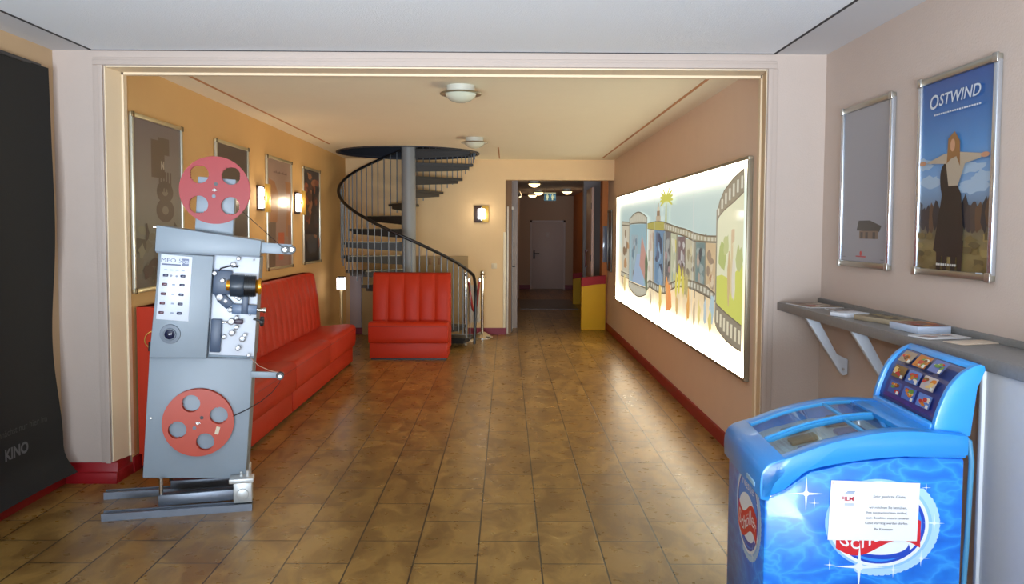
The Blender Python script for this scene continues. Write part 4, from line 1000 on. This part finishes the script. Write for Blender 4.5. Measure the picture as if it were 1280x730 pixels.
poster('framed_poster', 'silver framed plain grey poster left of the blue poster on the front right wall', XFR, -1, 4.025, 4.635, 1.36, 2.235, .030, AF, art_grey, prm=pm, corner=mat('corner_chrome', rgb(180, 176, 168), .3, metal=.8))
poster('narrow_mirror_frame', 'narrow dark glazed frame on the right wall beyond the light box', XR, -1, 12.20, 12.66, .93, 1.86, .03, (mat('frame_grey', rgb(120, 116, 108), .3, metal=.6), mat('frame_grey', rgb(120, 116, 108), .3, metal=.6)), lambda ik, w, h: ik.rect(0, 0, w, h, rgb(52, 46, 46)), prm=pm)

# dark advertising banner on the front left wall
def banner():
    root = thing('hanging_banner', 'huge black printed cinema banner curling off the front left wall', 'banner', (XFL, 3.6, 0))
    bm = BM(); b = bmesh.new(); y0, y1 = -2.2, 1.215; ny, nz = 30, 40; g = []
    def xo(y, z):
        e = max(0, 1-(y1-y)/.5); k = .018+.010*math.sin(3*y+z)+.03*e*e*(1+.6*math.sin(4.5*z))
        k += .09*max(0, 1-(z-.10)/.16)**2 if z < .26 else 0
        return k+.012
    def yo(y, z): return y-max(0, 1-(y1-y)/.25)*.035*math.sin(2.9*(z-.2))**2
    for i in range(ny+1):
        y = y0+(y1-y0)*i/ny; row = []
        for j in range(nz+1):
            z = .10+(2.475-.10)*(j/nz)**1.3; row.append(b.verts.new((xo(y, z), yo(y, z), z)))
        g.append(row)
    for i in range(ny):
        for j in range(nz): b.faces.new((g[i][j], g[i+1][j], g[i+1][j+1], g[i][j+1]))
    bmesh.ops.recalc_face_normals(b, faces=b.faces[:])
    bmesh.ops.solidify(b, geom=b.faces[:], thickness=.002)
    _merge(bm, b, 0, None, True); obj('sheet', bm, mat('banner_black', rgb(19, 19, 18), .75, var=.1, vscale=2), root)
    ik = Ink(lambda s, t, h: Vector((xo(s, t)+.0045+h, s, t)), .0006)
    tx = rgb(96, 96, 98)
    ik.text('KINO', .80, .335, .085, tx, sx=1.0, bold=.003)
    ik.build('banner_title', print_mat('banner_title_ink', .5), root, (1, 0, 0))
    ik = Ink(lambda s, t, h: Vector((xo(s, t)+.0045+h, s, t)), .0006)
    ik.text('Demnächst nur hier im', .82, .455, .055, rgb(48, 48, 50), align='CENTER')
    ik.build('banner_print', print_mat('banner_ink', .5), root, (1, 0, 0))
    bm = BM(); box(bm, .004, .03, -2.2, 1.16, 2.468, 2.488, .003); obj('top_rail', bm, M_black, root)
banner()
# ------------------------------------------------------------------ spiral staircase
def staircase():
    root = thing('spiral_staircase', 'dark steel spiral staircase winding up through the round ceiling opening', 'staircase', (SX, SY, 0))
    steel = mat('stair_column_grey', rgb(146, 150, 152), .42); dk = mat('stair_tread_dark', rgb(52, 50, 48), .5, var=.1); rail = mat('handrail_black', rgb(24, 22, 24), .32); bal = mat('baluster_grey', rgb(120, 128, 136), .4, metal=.4)
    nose = mat('tread_nosing', rgb(176, 170, 150), .4, metal=.4)
    bm = BM(); cyl(bm, (0, 0, 0), (0, 0, 3.2), .096, seg=40); obj('column', bm, steel, root)
    bm = BM(); lathe(bm, [(0, 0), (.20, 0), (.20, .012), (.1, .02), (0, .02)]); obj('base_plate', bm, dk, root)
    ang = lambda z: R(126-24.5*(z-1.74)/.18)
    zs = [.12+.18*k for k in range(15)]
    R1 = .89
    def wedge(b, r0, r1, a0, a1, z0, z1, n=6):
        bb = bmesh.new(); lo_, hi_ = [], []
        pts = [(r0*math.cos(a), r0*math.sin(a)) for a in (a0, (a0+a1)/2, a1)]+[(r1*math.cos(a1+(a0-a1)*k/n), r1*math.sin(a1+(a0-a1)*k/n)) for k in range(n+1)]
        prism(b, pts, z0, z1, 'xy')
    for z in zs:
        a = ang(z); h = R(14.5)
        bm = BM(); wedge(bm, .09, R1, a-h, a+h, z-.035, z)
        st = obj('tread', bm, dk, root)
        bm = BM()
        pr = [(.09, z-.125), (R1*.94, z-.075), (R1*.94, z-.035), (.09, z-.035)]
        for da in (-h*.80, h*.80):
            Mz = Matrix.Rotation(a+da, 4, 'Z'); prism(bm, pr, -.006, .006, 'xz', M=Mz)
        wedge(bm, R1*.93, R1*.945, a-h*.8, a+h*.8, z-.075, z-.035)
        obj('tread_bracket', bm, dk, st)
        bm = BM(); Mz = Matrix.Rotation(a+h, 4, 'Z'); box(bm, .13, R1-.02, -.004, .004, z-.004, z+.003, M=Mz); obj('nosing', bm, nose, st)
    # helical handrail, its foot curving down to the floor
    pts = []
    RH = .93
    for k in range(0, 150):
        z = .14+(2.62-.14)*k/149; a = ang(z); pts.append((RH*math.cos(a), RH*math.sin(a), z+.80))
    a0 = ang(.14); foot = []
    for (da, z) in ((3, .02), (4, .2), (6, .45), (7, .66), (5, .80), (2.5, .89)):
        a = a0+R(da); foot.append((RH*math.cos(a), RH*math.sin(a), z))
    allp = foot+pts
    bm = BM(); tube(bm, [p for p in allp if p[2] < 3.25], .020, 12); obj('handrail', bm, rail, root)
    proto = None
    for k in range(1, 59):
        z = .12+.045*k; a = ang(z)
        zt = math.floor((z-.12)/.18+.5)*.18+.12
        if proto is None:
            bm = BM(); cyl(bm, (0, 0, -.02), (0, 0, .86), .0075, seg=10); proto = obj('baluster', bm, bal, root); o = proto
        else: o = proto.copy(); C.objects.link(o); o.parent = root
        o.location = (.90*math.cos(a), .90*math.sin(a), z-.06)
staircase()
# beige screen standing behind the stair
def screen():
    root = thing('beige_partition', 'low beige board screen standing behind the spiral staircase', 'partition', (-1.345, 12.02, 0))
    m = mat('beige_board', rgb(164, 138, 96), .6, var=.04)
    bm = BM(); box(bm, -.775, 0.0, -.03, .03, 0, 1.165, .004); obj('panel', bm, m, root)
    bm = BM(); box(bm, .006, .78, -.03, .03, 0, 1.165, .004); obj('panel', bm, m, root)
    for x in (.20, .34):
        bm = BM(); box(bm, x, x+.045, -.036, -.029, 1.04, 1.14, .002); obj('clip', bm, mat('clip_brown', rgb(150, 112, 70), .5), root)
screen()
bm = BM(); box(bm, XL+.06, -2.14, 12.03, YF-.001, .10, .93, .004); struct('trim_11', bm, mat('lilac_grey_panel', rgb(176, 164, 170), .6))

# ------------------------------------------------------------------ slim floor lamp behind the long bench
def floor_lamp():
    root = thing('floor_lamp', 'slim floor lamp with small lit glass head at the far end of the wall bench', 'floor lamp', (-2.125, 10.5, 0))
    bm = BM(); lathe(bm, [(0, 0), (.12, 0), (.12, .012), (.03, .022), (0, .022)]); obj('base', bm, M_chrome, root)
    bm = BM(); cyl(bm, (0, 0, .02), (0, 0, .78), .020); obj('pole', bm, mat('lamp_pole_cream', rgb(206, 186, 140), .35, metal=.4), root)
    bm = BM(); box(bm, -.05, .05, -.05, .05, .775, .93, .012); obj('lamp_shade', bm, mat('lit_glass', rgb(250, 248, 255), .3, emit=5, ecol=(1, .97, 1)), root)
    for x in (-.052, -.012, .028):
        bm = BM(); box(bm, x+.0, x+.006, -.054, -.05, .775, .93); obj('glass_bar', bm, M_chrome, root)
    bm = BM(); box(bm, -.045, .045, -.045, .045, .93, .945, .004); obj('cap', bm, M_darkmetal, root)
floor_lamp()

# ------------------------------------------------------------------ wall lights
lit = mat('lit_opal', rgb(250, 248, 252), .3, emit=4, ecol=(1, .96, .98))
goldp = mat('gold_plate', rgb(212, 172, 84), .3, metal=.6); brown = mat('dark_brown_plate', rgb(60, 40, 30), .4)
def side_sconce(label, y):
    root = thing('wall_sconce', label, 'wall light', (XL, y, 1.845), 0, None)
    bm = BM(); box(bm, .0, .014, -.10, .13, -.12, .12, .004); obj('back_plate', bm, brown, root)
    bm = BM(); box(bm, .075, .087, -.085, .085, -.135, .135, .004); obj('front_plate', bm, goldp, root)
    for ya, yb in ((-.118, -.088), (.088, .125)):
        bm = BM(); box(bm, .02, .072, ya, yb, -.10, .10, .010); obj('glass_diffuser', bm, lit, root)
    bm = BM(); cyl(bm, (.018, 0, 0), (.075, 0, 0), .02); obj('arm', bm, M_darkmetal, root)
side_sconce('gold fronted wall light between the dark brown poster and the pale arms poster', 7.87)
side_sconce('gold fronted wall light between the pale arms poster and the fiery dark poster', 9.25)
def far_sconce():
    root = thing('wall_sconce', 'square half brown half gold wall light beside the corridor opening', 'wall light', (-.37, YF, 1.785))
    bm = BM(); box(bm, -.105, .0, -.02, 0, -.125, .125, .003); obj('back_plate', bm, brown, root)
    bm = BM(); box(bm, .0, .105, -.022, 0, -.125, .125, .003); obj('back_plate', bm, goldp, root)
    bm = BM(); cyl(bm, (0, -.05, -.075), (0, -.05, .075), .055, seg=32, bev=.006); obj('glass_diffuser', bm, lit, root)
    for z in (-.09, .09):
        bm = BM(); box(bm, -.012, .012, -.06, 0, z-.016, z+.016, .003); obj('bracket', bm, M_chrome, root)
far_sconce()
bm = BM(); box(bm, -.222, -.142, YF-.012, YF, .98, 1.06, .003); o = obj('light_switch', bm, mat('switch_cream', rgb(226, 210, 176), .4)); tag(o, 'cream light switch on the wall left of the corridor', 'switch')
bm = BM(); box(bm, -.205, -.16, YF-.017, YF-.012, .99, 1.05, .002); obj('rocker', bm, mat('switch_cream', rgb(226, 210, 176), .4), None)
r_ = bpy.data.objects['rocker']; r_.parent = o

# radiator behind the rope
def radiator():
    root = thing('small_radiator', 'small white radiator low on the wall behind the red rope', 'radiator', (-.46, YF, .18))
    for k in range(4):
        bm = BM(); box(bm, -.07+.036*k, -.04+.036*k, -.06, -.012, 0, .56, .008); obj('rib', bm, mat('radiator_white', rgb(214, 206, 196), .4), root)
    for z in (.04, .50):
        bm = BM(); cyl(bm, (-.075, -.03, z), (.10, -.03, z), .012); obj('pipe', bm, mat('radiator_white', rgb(214, 206, 196), .4), root)
    bm = BM(); cyl(bm, (.0, 0, .5), (.0, -.03, .5), .01); obj('wall_hook', bm, M_chrome, root)
radiator()
# rope barrier
def stanchion(label, x, y, first=None):
    root = thing('rope_post', label, 'stanchion', (x, y, 0), 0, None)
    bm = BM(); lathe(bm, [(0, 0), (.16, 0), (.16, .012), (.10, .05), (.035, .085), (0, .085)], 36); obj('base', bm, M_chrome, root)
    bm = BM(); cyl(bm, (0, 0, .08), (0, 0, .90), .022); obj('pole', bm, M_chrome, root)
    bm = BM(); lathe(bm, [(0, .90), (.034, .90), (.036, .915), (.026, .925), (.030, .945), (.022, .965), (0, .972)], 28); obj('finial', bm, M_chrome, root)
    bm = BM(); tube(bm, [(.045*math.cos(q), .045*math.sin(q), .875) for q in [2*PI*k/16 for k in range(16)]], .006, closed=True); obj('hook_ring', bm, M_chrome, root)
stanchion('chrome rope post nearest the corridor opening', -.345, 11.70)
stanchion('chrome rope post beside the foot of the stair handrail', -.575, 11.45)
p0, p1 = Vector((-.388, 11.653, .865)), Vector((-.532, 11.497, .865)); pts = []
for k in range(25):
    t = k/24; p = p0.lerp(p1, t); p.z -= .50*(1-(2*t-1)**2)*(1-.15*t); pts.append(p)
bm = BM(); tube(bm, pts, .018); rp = obj('barrier_rope', bm, mat('rope_red', rgb(150, 34, 30), .6)); tag(rp, 'red velvet rope sagging between two chrome posts', 'rope')
for p in (p0, p1):
    bm = BM(); cyl(bm, p+Vector((0, 0, .0)), p+Vector((0, 0, -.05)), .022); obj('rope_end', bm, M_chrome, rp)

# ------------------------------------------------------------------ ceiling lamps
def dome(name, label, x, y, z, r, on, group=None):
    root = thing(name, label, 'ceiling lamp', (x, y, z), 0, group)
    bm = BM(); lathe(bm, [(0, 0), (r*.68, 0), (r*.68, -.045), (0, -.045)], 40); obj('mount', bm, mat('lamp_mount', rgb(206, 204, 190), .4), root)
    bm = BM(); lathe(bm, [(r*.66, -.042), (r*.98, -.052), (r, -.058), (r*.98, -.064), (r*.66, -.056), (r*.66, -.042)], 48, cap=False); obj('rim_ring', bm, mat('lamp_ring', rgb(150, 140, 116), .3, metal=.7), root)
    bm = BM(); lathe(bm, [(r*.76, -.056), (r*.70, -.078), (r*.50, -.104), (r*.25, -.118), (0, -.122)], 40, cap=False)
    obj('glass_bowl', bm, mat('lit_bowl', rgb(255, 214, 150), .4, emit=3.2, ecol=(1, .74, .38)) if on else mat('unlit_bowl', rgb(206, 208, 186), .25), root)
    return root
dome('ceiling_lamp', 'unlit domed ceiling lamp nearer the camera in the lobby', -.335, 5.95, ZC, .150, False)
dome('ceiling_lamp', 'unlit domed ceiling lamp farther back near the spiral staircase', -.365, 9.25, ZC, .150, False)
for lab, x, y in (('lit corridor ceiling lamp nearest the lobby', .50, 14.9), ('lit corridor ceiling lamp left of the toilet sign, second from the lobby', .71, 18.3), ('lit corridor ceiling lamp farthest back, lowest in view', .62, 19.7), ('lit corridor ceiling lamp right of the toilet sign', 1.31, 17.8)):
    dome('corridor_lamp', lab, x, y, ZK, .14, True)
# small spots on the corridor wall
def spot():
    root = thing('wall_spotlight', 'pair of small bright spotlights high on the left corridor wall', 'spotlight', (.17, 15.0, 2.25))
    bm = BM(); box(bm, 0, .015, -.25, .25, -.02, .02, .004); obj('rail', bm, M_chrome, root)
    for y in (-.2, .18):
        bm = BM(); cyl(bm, (.012, y, 0), (.06, y, -.03), .010); cyl(bm, (.045, y, -.01), (.075, y, -.09), .028, .034); sp_ = obj('spot_head', bm, M_chrome, root)
        bm = BM(); cyl(bm, (.0745, y, -.0885), (.0755, y, -.0915), .028); obj('bulb', bm, mat('spot_bulb', rgb(255, 230, 180), .3, emit=4, ecol=(1, .85, .55)), sp_)
spot()
# toilet sign
def wc_sign():
    x0, y, z0 = .77, 17.0, 2.155
    root = thing('toilet_sign', 'hanging lit toilet sign with white figures on blue and teal', 'sign', (x0+.125, y, z0))
    bm = BM(); box(bm, -.125, .125, -.03, .03, 0, .175, .004); obj('sign_box', bm, mat('sign_case', rgb(190, 190, 176), .4), root)
    for x in (-.08, .08):
        bm = BM(); cyl(bm, (x, 0, .17), (x, 0, ZK-z0), .006); obj('hanger', bm, M_chrome, root)
    ik = Ink(lambda s, t, h: Vector((s, -.0305-h, t)), .0006)
    ik.rect(-.12, .008, .12, .155, (.012, .10, .16)); ik.rect(-.12, .158, .12, .172, (.70, .66, .34))
    for s, w_ in ((-.055, 1), (.05, .8)):
        c_ = (.80, .78, .42); ik.ell(s, .130, .011, .013, c_); ik.poly([(s-.022*w_, .115), (s+.022*w_, .115), (s+.026, .062), (s-.026, .062)], c_); ik.rect(s-.014, .02, s+.014, .065, c_)
    ik.rect(-.008, .02, -.003, .15, (.2, .5, .6)); ik.rect(.098, .05, .112, .12, (.3, .5, .5)); ik.rect(.0, .09, .018, .135, (.10, .40, .70))
    ik.build('sign_face', print_mat('sign_print', .4, emit=.75), root, (0, -1, 0))
wc_sign()
# yellow and red counter ends in the corridor
def counter_end(label, x0, x1, y, d, h):
    root = thing('yellow_counter', label, 'counter', (x0, y, 0)); w = x1-x0
    ye = mat('counter_yellow', rgb(222, 172, 0), .5, spec=.25); re = mat('counter_red', rgb(166, 24, 34), .5, spec=.25)
    cur = [(w*k/10, h*.80+h*.055*math.sin(PI*.5*k/10)) for k in range(11)]
    tp = [(w*k/10, h*.955+h*.045*k/10) for k in range(11)]
    bm = BM(); prism(bm, [(0, 0), (w, 0)]+cur[::-1], 0, d, 'xz', bev=.0); obj('yellow_panel', bm, ye, root)
    bm = BM(); prism(bm, cur+tp[::-1], -.004, d+.004, 'xz'); obj('red_band', bm, re, root)
    bm = BM(); prism(bm, [(p[0], p[1]) for p in tp]+[(p[0], p[1]+.012) for p in tp[::-1]], -.008, d+.008, 'xz'); obj('top_edge', bm, re, root)
counter_end('yellow counter end with a red curved top, nearest the lobby', 1.17, 1.545, 12.70, .10, .84)
counter_end('yellow counter end with red top, deeper inside the corridor', 1.40, 1.62, 17.1, .12, .66)
# glass notice panel on the corridor jamb
bm = BM(); box(bm, 1.505, 1.575, 12.785, 12.8, 1.05, 1.62, .003); o = obj('wall_sign', bm, mat('notice_glass', rgb(120, 130, 150), .1)); tag(o, 'small glassy sign panel fixed to the orange jamb above the nearer yellow counter', 'sign')

# ------------------------------------------------------------------ light
W = bpy.data.worlds.new('world'); bpy.context.scene.world = W; W.use_nodes = True
W.node_tree.nodes['Background'].inputs[0].default_value = (.80, .90, 1.0, 1); W.node_tree.nodes['Background'].inputs[1].default_value = .3
def area(name, loc, rot, sx, sy, pw_, col, spread=180):
    l = bpy.data.lights.new(name, 'AREA'); l.shape = 'RECTANGLE'; l.size = sx; l.size_y = sy; l.energy = pw_; l.color = col; l.spread = R(spread)
    o = bpy.data.objects.new(name, l); C.objects.link(o); o.location = loc; o.rotation_euler = rot; return o
def point(name, loc, pw_, col, r=.04):
    l = bpy.data.lights.new(name, 'POINT'); l.energy = pw_; l.color = col; l.shadow_soft_size = r
    o = bpy.data.objects.new(name, l); C.objects.link(o); o.location = loc; return o
# added lamp for entrance daylight, aimed up and narrowed to brighten ceilings
area('entrance_uplight', (-.4, -3.1, .7), (R(118), 0, 0), 3.5, 1.2, 250, (.74, .86, 1.0), 80)
# camera flash
fl = bpy.data.lights.new('camera_flash', 'SPOT'); fl.energy = 120; fl.color = (1, .97, .93); fl.spot_size = R(98); fl.spot_blend = .8; fl.shadow_soft_size = .03
fo = bpy.data.objects.new('camera_flash', fl); C.objects.link(fo); fo.location = (.05, -.03, 1.68); fo.rotation_euler = (R(106), 0, R(-4))
# lamps
for y in (7.87, 9.25): point('sconce_light', (XL+.18, y, 1.85), 3, (1, .80, .52), .06)
point('far_sconce_light', (-.37, YF-.16, 1.80), 1.6, (1, .84, .62), .05)
for x, y in ((.50, 14.9), (.71, 18.3), (.62, 19.7), (1.31, 17.8)): point('corridor_light', (x, y, ZK-.2), 1.6, (1, .74, .44), .1)

sc = bpy.context.scene
sc.view_settings.view_transform = 'Standard'; sc.view_settings.look = 'None'; sc.view_settings.gamma = 1; sc.view_settings.exposure = 0
try: sc.view_settings.use_curve_mapping = False
except Exception: pass
sc.cycles.use_denoising = True; sc.cycles.max_bounces = 8; sc.cycles.diffuse_bounces = 5; sc.cycles.sample_clamp_indirect = 4
sc.cycles.caustics_reflective = False; sc.cycles.caustics_refractive = False
